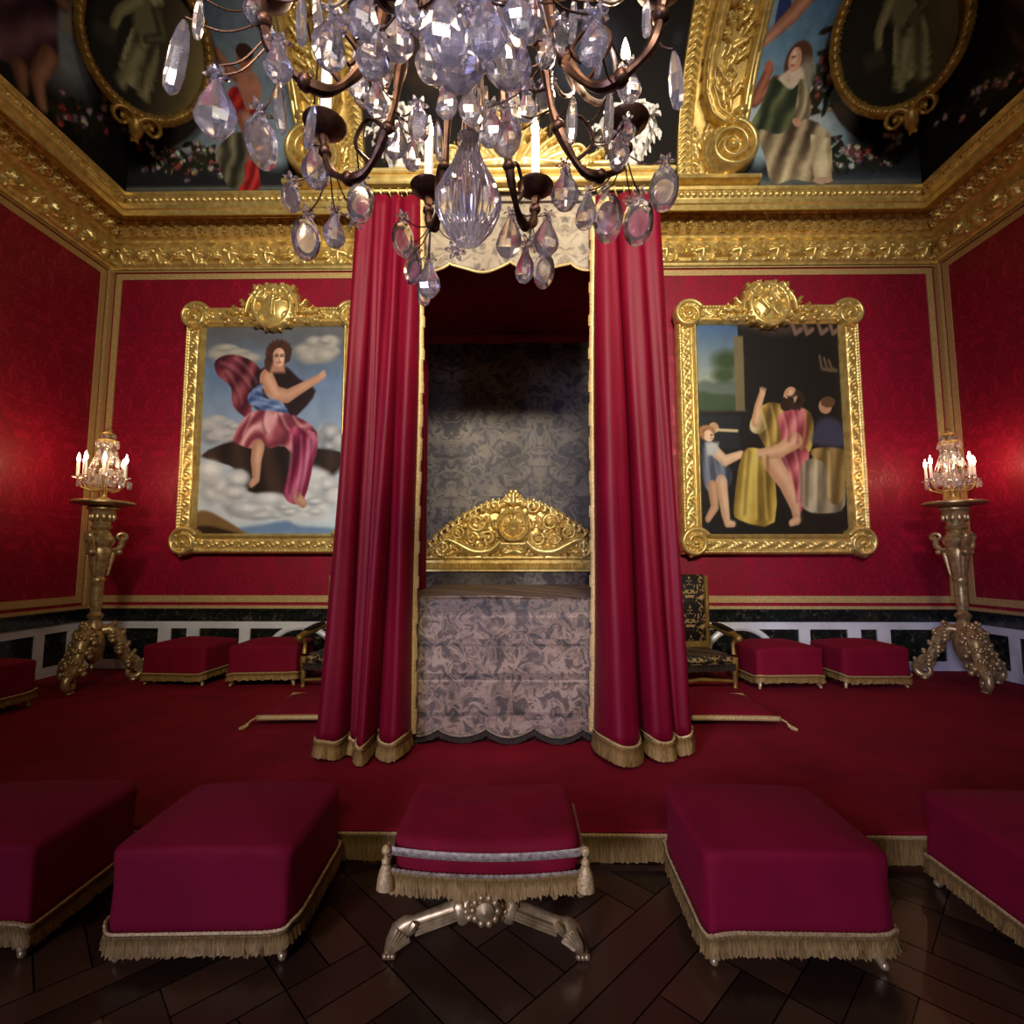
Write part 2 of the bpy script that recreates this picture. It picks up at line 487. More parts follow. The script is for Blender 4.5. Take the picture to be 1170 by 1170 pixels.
# ---------------------------- carved relief
class Relief:
    """a carved height map in metres on a w x h sheet, x from -w/2, z from 0"""
    def __init__(self, w, h, res):
        self.nx = max(4, int(w/res)+1); self.nz = max(4, int(h/res)+1)
        self.X, self.Z = np.meshgrid(np.linspace(-w/2, w/2, self.nx), np.linspace(0, h, self.nz), indexing='ij')
        self.H = np.full(self.X.shape, -1.0)
        self.r = res
    def _win(self, x0, x1, z0, z1):
        X = self.X[:, 0]; Z = self.Z[0]
        i0, i1 = np.searchsorted(X, [x0, x1]); j0, j1 = np.searchsorted(Z, [z0, z1])
        return slice(i0, max(i1, i0)), slice(j0, max(j1, j0))
    def stroke(self, pts, wid, h, base=0.0, power=.5):
        P = np.asarray(pts, float); n = len(P)
        if not hasattr(wid, '__len__'): wid = list(np.linspace(wid, wid, n))
        for k in range(n-1):
            a, b = P[k], P[k+1]; w0, w1 = wid[k], wid[k+1]; m = max(w0, w1)
            s = self._win(min(a[0], b[0])-m, max(a[0], b[0])+m, min(a[1], b[1])-m, max(a[1], b[1])+m)
            X = self.X[s]; Z = self.Z[s]
            if X.size == 0: continue
            e = b-a
            t = np.clip(((X-a[0])*e[0]+(Z-a[1])*e[1])/max(e@e, 1e-12), 0, 1)
            d = np.hypot(X-a[0]-t*e[0], Z-a[1]-t*e[1])/np.maximum(w0*(1-t)+w1*t, 1e-6)
            q = base+h*np.maximum(0, 1-d*d)**power
            self.H[s] = np.where(d < 1, np.maximum(self.H[s], q), self.H[s])
        return self
    def disc(self, cx, cz, r, h, base=0.0, power=.5, rz=None):
        rz = rz or r
        s = self._win(cx-r, cx+r, cz-rz, cz+rz)
        d = np.hypot((self.X[s]-cx)/r, (self.Z[s]-cz)/rz)
        self.H[s] = np.where(d < 1, np.maximum(self.H[s], base+h*np.maximum(0, 1-d**2)**power), self.H[s])
        return self
    def ring(self, cx, cz, r, w, h, base=0.0, asp=1.0, beads=0):
        n = 40
        self.stroke([(cx+r*math.cos(2*PI*k/n), cz+r*asp*math.sin(2*PI*k/n)) for k in range(n+1)], w, h, base)
        for k in range(beads):
            a = 2*PI*k/beads
            self.disc(cx+r*math.cos(a), cz+r*asp*math.sin(a), w*.8, h*.7, base+h*.6)
        return self
    def flat(self, mask, h):
        self.H = np.where(mask, np.maximum(self.H, h), self.H)
        return self
    def spiral(self, cx, cz, r, turns, w, h, base=0.0, a0=0., cw=1, tail=None):
        n = int(26*turns)
        pts = []; ws = []
        if tail:
            T = [tail[0][0]]+[q for q, _ in tail]+[(cx+(r+.002)*math.cos(a0), cz+(r+.002)*math.sin(a0))]
            W_ = [ww for _, ww in tail]+[w]
            for i in range(len(tail)-1):
                p0, p1, p2, p3 = [np.array(T[i+d]) for d in range(4)]
                for t in (0, .25, .5, .75):
                    pts.append(tuple(.5*(2*p1+(p2-p0)*t+(2*p0-5*p1+4*p2-p3)*t*t+(3*p1-p0-3*p2+p3)*t**3))); ws.append(W_[i]*(1-t)+W_[i+1]*t)
            pts.append(tail[-1][0]); ws.append(W_[-2])
        for k in range(n+1):
            t = k/n; rr = r*(1-t)**.9+.002
            a = a0+cw*2*PI*turns*t
            pts.append((cx+rr*math.cos(a), cz+rr*math.sin(a))); ws.append(w*(1-.6*t))
        self.stroke(pts, ws, h, base)
        self.disc(cx, cz, w*1.1, h*1.1, base)
        return self
    def leaf(self, x, z, ang, ln, w, h, base=0.0, curl=.5, lobes=3):
        """an acanthus leaf: curved midrib with side lobes"""
        pts = []; a = ang; px, pz = x, z
        for k in range(8):
            pts.append((px, pz)); a += curl/8
            px += ln/8*math.cos(a); pz += ln/8*math.sin(a)
        ws = [w*(.55+.45*math.sin(PI*min(1, k/6)))*(1-k/9) for k in range(8)]
        self.stroke(pts, ws, h, base)
        for k in range(1, 1+lobes):
            i = 1+k*6//(lobes+1)
            p = pts[i]
            for sg in (-1, 1):
                b = ang+curl*i/8+sg*.8
                q = (p[0]+w*1.7*(1-i/10)*math.cos(b), p[1]+w*1.7*(1-i/10)*math.sin(b))
                self.stroke([p, q], [w*.5, w*.22], h*.8, base)
        return self
    def mesh(self, name, m, parent=None, back=0.0, loc=(0, 0, 0)):
        """solid of this relief, carved side towards -Y, flat back at y = back"""
        H = self.H; mk = H >= 0
        nx, nz = mk.shape
        q = mk[:-1, :-1] & mk[1:, :-1] & mk[1:, 1:] & mk[:-1, 1:]
        i, j = np.nonzero(q)
        A = np.stack([i*nz+j, (i+1)*nz+j, (i+1)*nz+j+1, i*nz+j+1], 1)
        used = np.unique(A); idx = np.full(nx*nz, -1); idx[used] = np.arange(len(used))
        A = idx[A]; n = len(used)
        x = self.X.ravel()[used]; z = self.Z.ravel()[used]; h = H.ravel()[used]
        V = np.concatenate([np.stack([x, -h, z], 1), np.stack([x, np.full(n, back), z], 1)])
        E = np.concatenate([A[:, [0, 1]], A[:, [1, 2]], A[:, [2, 3]], A[:, [3, 0]]])
        key = np.sort(E, 1); k = key[:, 0].astype(np.int64)*n+key[:, 1]
        u, first, cnt = np.unique(k, return_index=True, return_counts=True)
        B = E[first[cnt == 1]]
        side = np.stack([B[:, 1], B[:, 0], B[:, 0]+n, B[:, 1]+n], 1)
        Q = np.concatenate([A, A[:, ::-1]+n, side])
        o = link_mesh(name, np_mesh(name, V, Q, sharp=60), m, parent)
        o.location = loc
        return o

def painted_sheet(name, pic, xs, zs, m, parent=None, y=0.0):
    """flat canvas in the XZ plane showing a Pic"""
    X, Z = np.meshgrid(np.linspace(xs[0], xs[1], pic.W), np.linspace(zs[0], zs[1], pic.H), indexing='ij')
    V = np.stack([X.ravel(), np.full(X.size, y), Z.ravel()], 1)
    me = np_mesh(name, V, grid_quads(pic.W, pic.H))
    set_color(me, pic.img.reshape(-1, 3))
    return link_mesh(name, me, m, parent)

# ---------------------------- fringe and cloth edges
def fringe_strip(path, z_top, h, jitter=.12, step=.006, depth=.006, closed=False):
    """hanging strands along a plan path of (x, y) (z_top a number or a list)"""
    P = np.asarray(path, float)
    if closed: P = np.vstack([P, P[:1]])
    zt = np.full(len(P), z_top) if not hasattr(z_top, '__len__') else np.asarray(list(z_top)+([z_top[0]] if closed else []))
    L = np.concatenate([[0], np.cumsum(np.hypot(*np.diff(P, axis=0).T))])
    n = max(6, int(L[-1]/step))
    s = np.linspace(0, L[-1], n)
    x = np.interp(s, L, P[:, 0]); y = np.interp(s, L, P[:, 1]); z = np.interp(s, L, zt)
    tx = np.gradient(x); ty = np.gradient(y); q = np.hypot(tx, ty)+1e-9
    nx, ny = ty/q, -tx/q
    r = np.random.default_rng(int(abs(L[-1])*1000) % 9999)
    tuft = r.random(n//5+2)[np.arange(n)//5]
    rows = []
    for k, t in enumerate((0, .12, .16, .55, 1.0)):
        off = depth*(1.2 if k < 2 else (.4+.9*(np.arange(n) % 2)*t+.8*t*tuft))
        zz = z-h*t*(1-(jitter*(r.random(n)*.5+tuft*.7) if k >= 3 else 0))
        wob = (r.random(n)-.5)*step*1.2*t
        rows.append(np.stack([x+nx*off+tx/q*wob, y+ny*off+ty/q*wob, zz], 1))
    V = np.stack(rows, 1).reshape(-1, 3)
    return V, grid_quads(n, 5)

def fringe(name, path, z_top, h, m, parent=None, **kw):
    V, Q = fringe_strip(path, z_top, h, **kw)
    return link_mesh(name, np_mesh(name, V, Q, sharp=180), m, parent)

def rope(mb, path, r, twist=60.0, n=6):
    """cord with a bead-like surface"""
    P = [Vector(p) for p in path]
    L = [0.0]
    for a, b in zip(P, P[1:]): L.append(L[-1]+(b-a).length)
    k = max(4, int(L[-1]/(r*1.1)))
    out = []; rad = []
    j = 0
    for i in range(k+1):
        s = L[-1]*i/k
        while j < len(L)-2 and L[j+1] < s: j += 1
        t = (s-L[j])/max(1e-9, L[j+1]-L[j])
        out.append(P[j].lerp(P[j+1], t)); rad.append(r*(1.12 if i % 2 else .82))
    mb.tube(out, rad, n)
    return mb

def tassel(mb, p, s, lean=(0, 0), up=1):
    """cord head, knot and skirt hanging below p"""
    M = Matrix.Translation(Vector(p)) @ Matrix.Rotation(lean[0], 4, 'X') @ Matrix.Rotation(lean[1], 4, 'Y')
    mb.ball((0, 0, 0), .016*s, 10, M)
    mb.lathe([(.006*s, -.03*s), (.007*s, 0)], 8, M)
    mb.ball((0, 0, -.035*s), .015*s, 10, M)
    prof = [(.030*s, -.115*s), (.028*s, -.09*s), (.022*s, -.065*s), (.015*s, -.047*s), (.01*s, -.04*s)]
    mb.lathe(prof, 14, M)
    return mb

# ================================================================== the room
XL, XR, YB, YF, DZ = -4.88, 4.90, 5.80, -4.0, 0.16
def struct(name, mb, m, parent=None, **kw):
    o = mb.build(name, m, parent, **kw)
    if parent is None: o['kind'] = 'structure'
    return o

# parquet floor: square panels set on the diagonal
def make_floor():
    V = []; Q = []; C = []
    def quad(p, c):
        b = len(V); V.extend(p); Q.append((b, b+1, b+2, b+3)); C.extend([c]*4)
    S = 1.12; bw = .13; ca = math.cos(PI/4); sa = math.sin(PI/4)
    def T(u, v, z=0.0): return (u*ca-v*sa+.05, u*sa+v*ca+1.55, z)
    rr = random.Random(3)
    def rect(u0, v0, u1, v1):
        g = .0025
        t = rr.uniform(.6, 1.2)
        c = np.array([70, 46, 28])/255.*t
        quad([T(u0+g, v0+g), T(u1-g, v0+g), T(u1-g, v1-g), T(u0+g, v1-g)], c)
    for i in range(-9, 10):
        for j in range(-9, 10):
            cu, cv = (i+.5)*S, (j+.5)*S
            p = T(cu, cv)
            if not (XL-.8 < p[0] < XR+.8 and YF-.8 < p[1] < 3.2): continue
            a, b = i*S, j*S
            rect(a, b, a+S, b+bw); rect(a, b+S-bw, a+S, b+S)
            rect(a, b+bw, a+bw, b+S-bw); rect(a+S-bw, b+bw, a+S, b+S-bw)
            n = 3; q = (S-2*bw)/n
            for k in range(n):
                for l in range(n):
                    u0, v0 = a+bw+k*q, b+bw+l*q
                    if (k+l) % 2:
                        for m_ in range(2): rect(u0, v0+m_*q/2, u0+q, v0+(m_+1)*q/2)
                    else:
                        for m_ in range(2): rect(u0+m_*q/2, v0, u0+(m_+1)*q/2, v0+q)
    for z, c in ((-.004, np.array([12, 7, 4])/255.),):
        quad([(XL, YF, z), (XR, YF, z), (XR, YB, z), (XL, YB, z)], c)
    V = np.array(V); V[:, 0] = np.clip(V[:, 0], XL, XR); V[:, 1] = np.clip(V[:, 1], YF, 3.0)
    V[-4:, 1] = [YF, YF, YB, YB]
    me = np_mesh('floor', V, Q, smooth=False)
    set_color(me, np.array(C))
    o = link_mesh('floor', me, PARQUET); o['kind'] = 'structure'
make_floor()

struct('wall_back', MB().box(XL-.1, XR+.1, YB, YB+.15, 0, 5.5), WALLRED)
struct('wall_left', MB().box(XL-.15, XL, YF-.2, YB+.15, 0, 5.5), WALLRED)
struct('wall_right', MB().box(XR, XR+.15, YF-.2, YB+.15, 0, 5.5), WALLRED)
fwall = MB()
ops = [(-4.0, -2.2), (-.75, 1.35), (2.2, 4.0)]
xs = [XL-.15] + [q for o in ops for q in o] + [XR+.15]
for k in range(0, len(xs), 2): fwall.box(xs[k], xs[k+1], YF-.2, YF, 0, 7.2)
for a, b in ops:
    fwall.box(a, b, YF-.2, YF, 0, .5); fwall.box(a, b, YF-.2, YF, 5.45, 7.2)
struct('wall_front', fwall, PLASTER)
for k, (a, b) in enumerate(ops):
    f = MB()
    f.box(a, a+.08, YF-.17, YF-.05, .5, 5.45); f.box(b-.08, b, YF-.17, YF-.05, .5, 5.45)
    f.box(a+.08, b-.08, YF-.17, YF-.05, .5, .6); f.box(a+.08, b-.08, YF-.17, YF-.05, 5.35, 5.45)
    f.box((a+b)/2-.04, (a+b)/2+.04, YF-.16, YF-.06, .6, 5.35)
    for z in np.linspace(1.5, 4.6, 4): f.box(a+.08, b-.08, YF-.15, YF-.07, z-.02, z+.02)
    struct('window_%d' % (k+1), f, MARBLE_W)

# ---- gold galloon borders round the damask
def wall_pt(side, u, d, z):
    if side == 'back': return (u, YB-d, z)
    if side == 'left': return (XL+d, u, z)
    return (XR-d, u, z)
def wall_box(mb, side, u0, u1, z0, z1, d0, d1):
    if side == 'back': mb.box(u0, u1, YB-d1, YB-d0, z0, z1)
    elif side == 'left': mb.box(XL+d0, XL+d1, u0, u1, z0, z1)
    else: mb.box(XR-d1, XR-d0, u0, u1, z0, z1)
def galloon(side, u0, u1):
    m = MB()
    for a, b, c, d in ((u0+.06, u0+.13, .89, 4.77), (u1-.13, u1-.06, .89, 4.77)):
        wall_box(m, side, a, b, c, d, 0, .012)
    wall_box(m, side, u0+.13, u1-.13, 4.70, 4.77, 0, .012)
    wall_box(m, side, u0+.13, u1-.13, .89, .965, 0, .012)
    wall_box(m, side, u0, u1, .825, .855, 0, .03)
    # outer rounded gilt rod
    for u in (u0+.0, u1-.0):
        sg = 1 if u == u0 else -1
        wall_box(m, side, min(u, u+sg*.035), max(u, u+sg*.035), .86, 4.8, 0, .035)
    wall_box(m, side, u0+.035, u1-.035, 4.785, 4.81, 0, .03)
    return m
for k, (sd, a, b) in enumerate((('back', XL, XR), ('left', YF, YB-.036), ('right', YF, YB-.036))):
    struct('trim_%d' % (k+1), galloon(sd, a, b), GALLOON)

# ---- marble dado
def dado(side, u0, u1, stiles, arches=()):
    d = MB()
    wall_box(d, side, u0, u1, .16 if side == 'back' else 0, .66, 0, .03)
    wall_box(d, side, u0, u1, .69, .80, 0, .07)
    wall_box(d, side, u0, u1, .80, .825, 0, .09)
    o = struct('baseboard_%s' % side, d, MARBLE_D)
    w_ = MB()
    wall_box(w_, side, u0, u1, .605, .69, 0, .05)
    wall_box(w_, side, u0, u1, .165, .265, 0, .05)
    for s, h in stiles: wall_box(w_, side, s-h, s+h, .265, .605, 0, .05)
    for c, r in arches:
        pts = [wall_pt(side, c+r*math.cos(a), .035, .33+r*.8*math.sin(a)) for a in np.linspace(0, PI, 25)]
        w_.tube(pts, .035, 8)
    w_.build('white_moulding', MARBLE_W, o)
dado('back', XL+.05, XR-.05, [(-4.72, .09), (-3.95, .07), (-3.63, .07), (-3.05, .06), (3.12, .06), (3.66, .07), (3.98, .07), (4.74, .09)], [(-2.42, .36), (2.42, .36)])
dado('left', YF, YB-.05, [(5.62, .09), (5.2, .05), (4.1, .09), (2.5, .09), (.8, .09), (-.9, .09), (-2.4, .09)])
dado('right', YF, YB-.05, [(5.62, .09), (5.2, .05), (4.1, .09), (2.5, .09), (.8, .09), (-.9, .09), (-2.4, .09)])

# ---- gilded cornice: moulded profile with carved bands
def cornice_profile():
    P = []
    def seg(a, b, n, zone=None, skip=True):
        for k in range(n):
            t = k/n
            P.append((a[0]+(b[0]-a[0])*t, a[1]+(b[1]-a[1])*t, zone, t))
    seg((.0, 4.79), (.03, 4.80), 2); seg((.03, 4.80), (.03, 4.84), 3); seg((.03, 4.84), (.055, 4.865), 3)
    seg((.055, 4.865), (.06, 5.10), 22, 'frieze'); seg((.06, 5.10), (.09, 5.115), 3); seg((.09, 5.115), (.09, 5.145), 3)
    seg((.09, 5.145), (.13, 5.175), 3); seg((.13, 5.175), (.235, 5.305), 15, 'leaf'); seg((.235, 5.305), (.25, 5.315), 2)
    seg((.25, 5.315), (.40, 5.315), 4); seg((.40, 5.315), (.405, 5.225), 4); seg((.405, 5.225), (.43, 5.22), 3)
    seg((.43, 5.22), (.435, 5.275), 4); seg((.435, 5.275), (.455, 5.285), 3); seg((.455, 5.285), (.46, 5.335), 4)
    seg((.46, 5.335), (.465, 5.345), 2); seg((.465, 5.345), (.475, 5.405), 10, 'bead'); seg((.475, 5.405), (.485, 5.415), 2)
    seg((.485, 5.415), (.50, 5.42), 2); P.append((.50, 5.45, None, 1.0)); P.append((.46, 5.46, None, 1.0))
    return P
def cornice_disp(zone, u, v):
    if zone == 'bead':
        return .022*np.sqrt(np.clip(1-(np.abs(((u/.07) % 1)-.5)*2.1)**2-((v-.5)*1.9)**2, 0, 1))
    if zone == 'leaf':
        q = (u/.135) % 1
        lobe = np.sqrt(np.clip(1-((q-.5)*2.1)**2, 0, 1))
        vein = .6+.4*np.cos((np.abs(q-.5)*5-v*2.2)*2*PI)
        dart = np.clip(1-np.abs(((q+.5) % 1)-.5)*9, 0, 1)
        return .075*(lobe**1.6*vein*(.5+.5*np.sin(v*PI))+.5*dart*v)
    if zone == 'frieze':
        P = .43
        q = ((u/P) % 1)-.5
        a = q*P; b = (v-.2)*.235
        r = np.hypot(a/.12, b/.185); ang = np.arctan2(b, a)
        shell = np.where((r < 1) & (b > -.01), np.sqrt(np.clip(1-r*r, 0, 1))*(.62+.38*np.cos(ang*13))+.15, 0)
        q2 = (((u/P)+.5) % 1)-.5
        a2 = q2*P; b2 = (v-.5)*.235
        r2 = np.hypot(a2, b2); an2 = np.arctan2(b2, a2)
        star = np.clip(1-r2/(.04+.075*np.abs(np.cos(2*an2))**1.5), 0, 1)**.5
        q3 = ((u/(P/2)+.5) % 1)-.5
        arch = np.clip(1-np.abs(np.hypot(q3*P/2/.10, (v-.3)*.235/.13)-1)*7, 0, 1)
        return .06*np.maximum(np.maximum(shell, star), .5*arch)
    return u*0
def cornice(side, k):
    P = cornice_profile()
    if side == 'back':
        us = np.arange(XL, XR+.006, .013)
    else:
        us = np.concatenate([np.arange(YF, 1.6, .06), np.arange(1.6, YB+.006, .015)])
    n = len(P)
    off = np.array([p[0] for p in P]); zz = np.array([p[1] for p in P])
    to = np.gradient(off); tz = np.gradient(zz); q = np.hypot(to, tz)
    no, nz_ = tz/q, -to/q
    U = np.repeat(us[:, None], n, 1)
    D = np.zeros_like(U)
    for j, p in enumerate(P):
        if p[2]: D[:, j] = cornice_disp(p[2], U[:, j]-.01, np.full(len(us), p[3]))
    O = off[None]+D*no[None]; Z = zz[None]+D*nz_[None]
    if side == 'back':
        X = np.clip(U, XL+O, XR-O); V = np.stack([X, YB-O, Z], 2)
    elif side == 'left':
        V = np.stack([XL+O, np.minimum(U, YB-O), Z], 2)
    else:
        V = np.stack([XR-O, np.minimum(U, YB-O), Z], 2)
    o = link_mesh('trim_%d' % k, np_mesh('cornice', V.reshape(-1, 3), grid_quads(len(us), n), sharp=50), GOLD)
    o['kind'] = 'structure'
for k, sd in enumerate(('back', 'left', 'right')): cornice(sd, k+4)

# ---- painted cove above the cornice
CO, CZ, CA, CB, CS = .50, 5.45, 1.6, 1.7, 1.65
def cove_oz(s, h=0.0):
    t = s/CS
    o = CO+CA*(1-np.cos(t)); z = CZ+CB*np.sin(t)
    a, b = CB*np.cos(t), -CA*np.sin(t); q = np.hypot(a, b)
    return o+h*a/q, z+h*b/q

def rose(p, x, y, r, c, seed):
    rr = np.random.default_rng(seed)
    p.ell(x, y, r, r, [q*.55 for q in c], 0, .5)
    for k in range(5):
        a = rr.uniform(0, 6.28)
        p.ell(x+.45*r*math.cos(a), y+.45*r*math.sin(a), r*.42, r*.34, [min(255, q*rr.uniform(.8, 1.25)) for q in c], a, .6)
def garland(p, pts, n, wid, seed):
    rr = np.random.default_rng(seed)
    P = np.array(pts, float)
    for k in range(n):
        t = rr.random()*(len(P)-1); i = int(t); q = P[i]+(P[i+1]-P[i])*(t-i)
        x, y = q+rr.normal(0, wid*.45, 2)
        if rr.random() < .55: p.ell(x, y, wid*.4, wid*.16, (24+rr.uniform(0, 20), 30+rr.uniform(0, 14), 20), rr.uniform(0, 3.1), .4)
        else: rose(p, x, y, wid*rr.uniform(.16, .3), [(178, 150, 140), (150, 66, 60), (196, 190, 180), (120, 92, 110)][rr.integers(4)], k)

SH = 200; SMAX = CS*PI/2
# right half of the back cove
pr = Pic(300, SH, 2.0, 4.9, 0, SMAX)
sky = pr.grad((168, 190, 196), (78, 116, 150), pr.Y/1.7)
pr.img[:] = sky
pr.put((pr.n(1.2, 3, 4)-.5)*2.2, (206, 206, 198))
pr.put(np.clip((pr.X-3.55-.25*(pr.n(2, 2, 8)-.5)-.25*np.clip(pr.Y-.9, 0, 1))*5, 0, 1), (16, 13, 12))
pr.put(np.clip((.36-pr.Y+.25*(pr.n(3, 3, 6)-.5))*6, 0, 1), (36, 40, 46))
pr.put(np.clip((.16-pr.Y+.1*(pr.n(6, 6, 7)-.5))*9, 0, 1)*.8, (74, 84, 92))
pr.poly([(2.0, 0), (4.9, 0), (4.9, .05), (2.0, .05)], (96, 98, 92), .04)
garland(pr, [(3.55, 1.75), (3.32, 1.35), (3.2, .95), (3.14, .75)], 130, .17, 21)
garland(pr, [(3.3, .45), (3.55, .3), (3.85, .28), (4.1, .35)], 110, .14, 22)
garland(pr, [(4.1, .5), (4.4, .75), (4.5, 1.2)], 60, .18, 23)
# a flying helper and a seated woman in a green bodice and a buff skirt
pr.poly([(2.58, 1.75), (2.74, 1.5), (2.7, 1.38), (2.61, 1.34), (2.58, 1.48)], (42, 54, 104))
pr.limb([(2.92, 1.75), (2.74, 1.5), (2.52, 1.3)], [.09, .07, .04], (150, 92, 70), (206, 158, 130))
pr.limb([(2.72, .98), (2.53, .82), (2.58, .95), (2.63, 1.08)], [.06, .055, .05, .045], (120, 66, 46), (186, 120, 92))
pr.ell(2.62, 1.11, .045, .05, (170, 96, 72))
pr.ell(2.92, 1.14, .14, .17, (86, 52, 36))
pr.ell(3.02, 1.05, .1, .12, (150, 140, 122), 0, .8)
pr.poly([(2.83, 1.08), (2.96, 1.1), (3.02, 1.0), (2.92, .92), (2.72, .97)], (216, 196, 172), .03)
pr.ell(2.88, 1.16, .066, .098, (206, 156, 128), .12)
pr.ell(2.866, 1.17, .03, .07, (232, 192, 164), .12, .8)
pr.stroke([(2.845, 1.18), (2.875, 1.185)], .008, (90, 50, 40)); pr.stroke([(2.855, 1.115), (2.88, 1.117)], .008, (150, 70, 60))
pr.cloth([(2.69, 1.03), (2.8, .97), (2.91, .92), (3.0, 1.0), (3.08, .92), (3.14, .75), (3.1, .6), (2.83, .52), (2.62, .55), (2.53, .63), (2.6, .77), (2.64, .9)], (22, 30, 18), (56, 66, 42), (112, 116, 78), 70, 5)
pr.cloth([(2.97, 1.0), (3.05, .97), (3.15, .77), (3.12, .63), (3.0, .62), (2.98, .88)], (90, 76, 56), (150, 134, 104), (206, 188, 152), 85, 9)
pr.cloth([(2.6, .57), (2.83, .52), (2.99, .62), (3.14, .66), (3.3, .58), (3.4, .48), (3.43, .03), (3.2, .03), (3.0, .06), (2.78, .02), (2.7, .3)], (74, 60, 44), (148, 130, 98), (218, 200, 160), 72, 5, seed=6, warp=.12)
pr.cloth([(3.18, .52), (3.4, .48), (3.43, .06), (3.24, .06)], (130, 112, 82), (190, 172, 132), (226, 210, 168), 85, 6)
pr.ell(3.33, .05, .11, .035, (196, 160, 130)); pr.ell(3.02, .63, .06, .035, (200, 150, 122), -.5)
pr.varnish(.12)
# left half
pl = Pic(300, SH, -4.88, -2.0, 0, SMAX)
pl.img[:] = pl.grad((134, 150, 158), (84, 100, 116), pl.Y/1.7)
pl.put((pl.n(1.5, 3, 14)-.45)*1.6, (166, 174, 174))
pl.put(np.clip((-3.72-pl.X+.2*(pl.n(2, 2, 8)-.5)+.25*np.clip(pl.Y-.9, 0, 1))*5, 0, 1), (12, 10, 10))
pl.put(np.clip((.4-pl.Y+.25*(pl.n(3, 3, 16)-.5))*6, 0, 1), (30, 32, 34))
pl.poly([(-4.9, 0), (-2, 0), (-2, .05), (-4.9, .05)], (100, 100, 90), .04)
garland(pl, [(-3.45, 1.75), (-3.4, 1.3), (-3.3, .9)], 70, .14, 31)
garland(pl, [(-4.2, .4), (-3.85, .3), (-3.55, .36), (-3.3, .3)], 150, .16, 32)
pl.cloth([(-3.34, .46), (-3.11, .6), (-2.98, .54), (-3.0, .26), (-3.06, .03), (-3.24, .06), (-3.34, .3)], (40, 38, 28), (82, 78, 58), (140, 132, 100), 80, 6)
pl.limb([(-2.92, 1.05), (-3.08, 1.14), (-3.15, 1.28)], [.07, .055, .04], (116, 70, 52), (184, 128, 100))
pl.poly([(-3.0, 1.08), (-2.83, 1.13), (-2.76, .99), (-2.85, .8), (-2.98, .76), (-3.02, .9)], (164, 108, 84), .04)
pl.ell(-2.88, 1.22, .08, .1, (150, 92, 66)); pl.ell(-2.86, 1.28, .09, .07, (54, 32, 22))
pl.cloth([(-3.14, .94), (-3.02, 1.0), (-2.96, .8), (-2.82, .84), (-2.82, .76), (-2.95, .66), (-3.09, .74)], (96, 10, 12), (158, 26, 26), (200, 60, 50), 50, 8)
pl.limb([(-3.0, .72), (-2.93, .5), (-2.98, .24)], [.09, .07, .055], (130, 80, 60), (200, 146, 116))
pl.cloth([(-3.04, .3), (-2.92, .3), (-2.87, .05), (-2.96, .0), (-3.12, .0), (-3.05, .12)], (110, 14, 16), (170, 34, 32), (206, 70, 60), 80, 9)
pl.varnish(.12, 19)
# centre, dark and hardly readable
pc = Pic(120, SH, -2.0, 2.0, 0, SMAX)
pc.img[:] = pc.grad((30, 22, 16), (18, 14, 12), pc.Y/1.7)
pc.put((pc.n(2, 3, 41)-.62)*3, (82, 60, 36)); pc.put((pc.n(3, 3, 42)-.66)*3, (52, 60, 74))
pc.ell(.7, 1.2, .35, .25, (58, 66, 84), .4, .9); pc.ell(-.8, 1.2, .4, .3, (64, 48, 36), -.3, .9)
img = np.concatenate([pl.img[:-1], pc.img, pr.img[1:]], 0)
ux = np.concatenate([pl.X[:-1, 0], pc.X[:, 0], pr.X[1:, 0]])
ss = pr.Y[0]
def cove_sheet(side, name, u, s, im):
    U, S = np.meshgrid(u, s, indexing='ij')
    O, Z = cove_oz(S)
    if side == 'back': V = np.stack([np.clip(U, XL+O, XR-O), YB-O, Z], 2)
    elif side == 'left': V = np.stack([XL+O, np.clip(U, YF, YB-O), Z], 2)
    else: V = np.stack([XR-O, np.clip(U, YF, YB-O), Z], 2)
    me = np_mesh(name, V.reshape(-1, 3), grid_quads(len(u), len(s)), sharp=180)
    set_color(me, im.reshape(-1, 3))
    o = link_mesh(name, me, FRESCO); o['kind'] = 'structure'
cove_sheet('back', 'ceiling_cove_back', ux, ss, img)
ps = Pic(420, 140, YF, YB, 0, SMAX)
ps.img[:] = ps.grad((14, 11, 11), (44, 40, 42), ps.Y/1.6)
ps.put((ps.n(.6, 1.2, 51)-.55)*4, (30, 26, 28))
ps.put(np.clip(1.6-np.hypot((ps.X-4.35)/.3, (ps.Y-.75)/.35), 0, 1), (134, 144, 150))
garland(ps, [(4.3, .1), (4.75, .3), (5.0, .7)], 60, .16, 52)
ps.cloth([(3.5, .62), (3.75, 1.15), (4.05, 1.0), (4.22, .72), (4.3, .56), (4.23, .43), (4.1, .26), (3.98, .16), (3.8, .1), (3.6, .25)], (40, 22, 30), (84, 56, 66), (136, 104, 110), 60, 3)
ps.limb([(4.24, .5), (4.2, .25), (4.28, .06)], [.09, .07, .05], (120, 82, 62), (186, 140, 112))
ps.limb([(4.05, .2), (4.1, .05)], [.08, .05], (100, 66, 50), (150, 108, 84))
ps.poly([(4.18, 1.02), (4.3, 1.1), (4.34, .82), (4.2, .78)], (156, 146, 122))
ps.limb([(3.75, 1.1), (3.95, .98), (4.15, .95)], [.08, .06, .05], (110, 74, 58), (176, 130, 104))
ps.ell(3.72, 1.3, .11, .13, (164, 116, 92)); ps.ell(3.68, 1.38, .13, .09, (40, 26, 20))
ps.varnish(.1, 55)
cove_sheet('left', 'ceiling_cove_left', ps.X[:, 0], ps.Y[0], ps.img)
pq = Pic(420, 140, YF, YB, 0, SMAX)
pq.img[:] = pq.grad((16, 12, 11), (30, 26, 26), pq.Y/1.6)
pq.put((pq.n(.8, 1.4, 61)-.58)*4, (46, 34, 30))
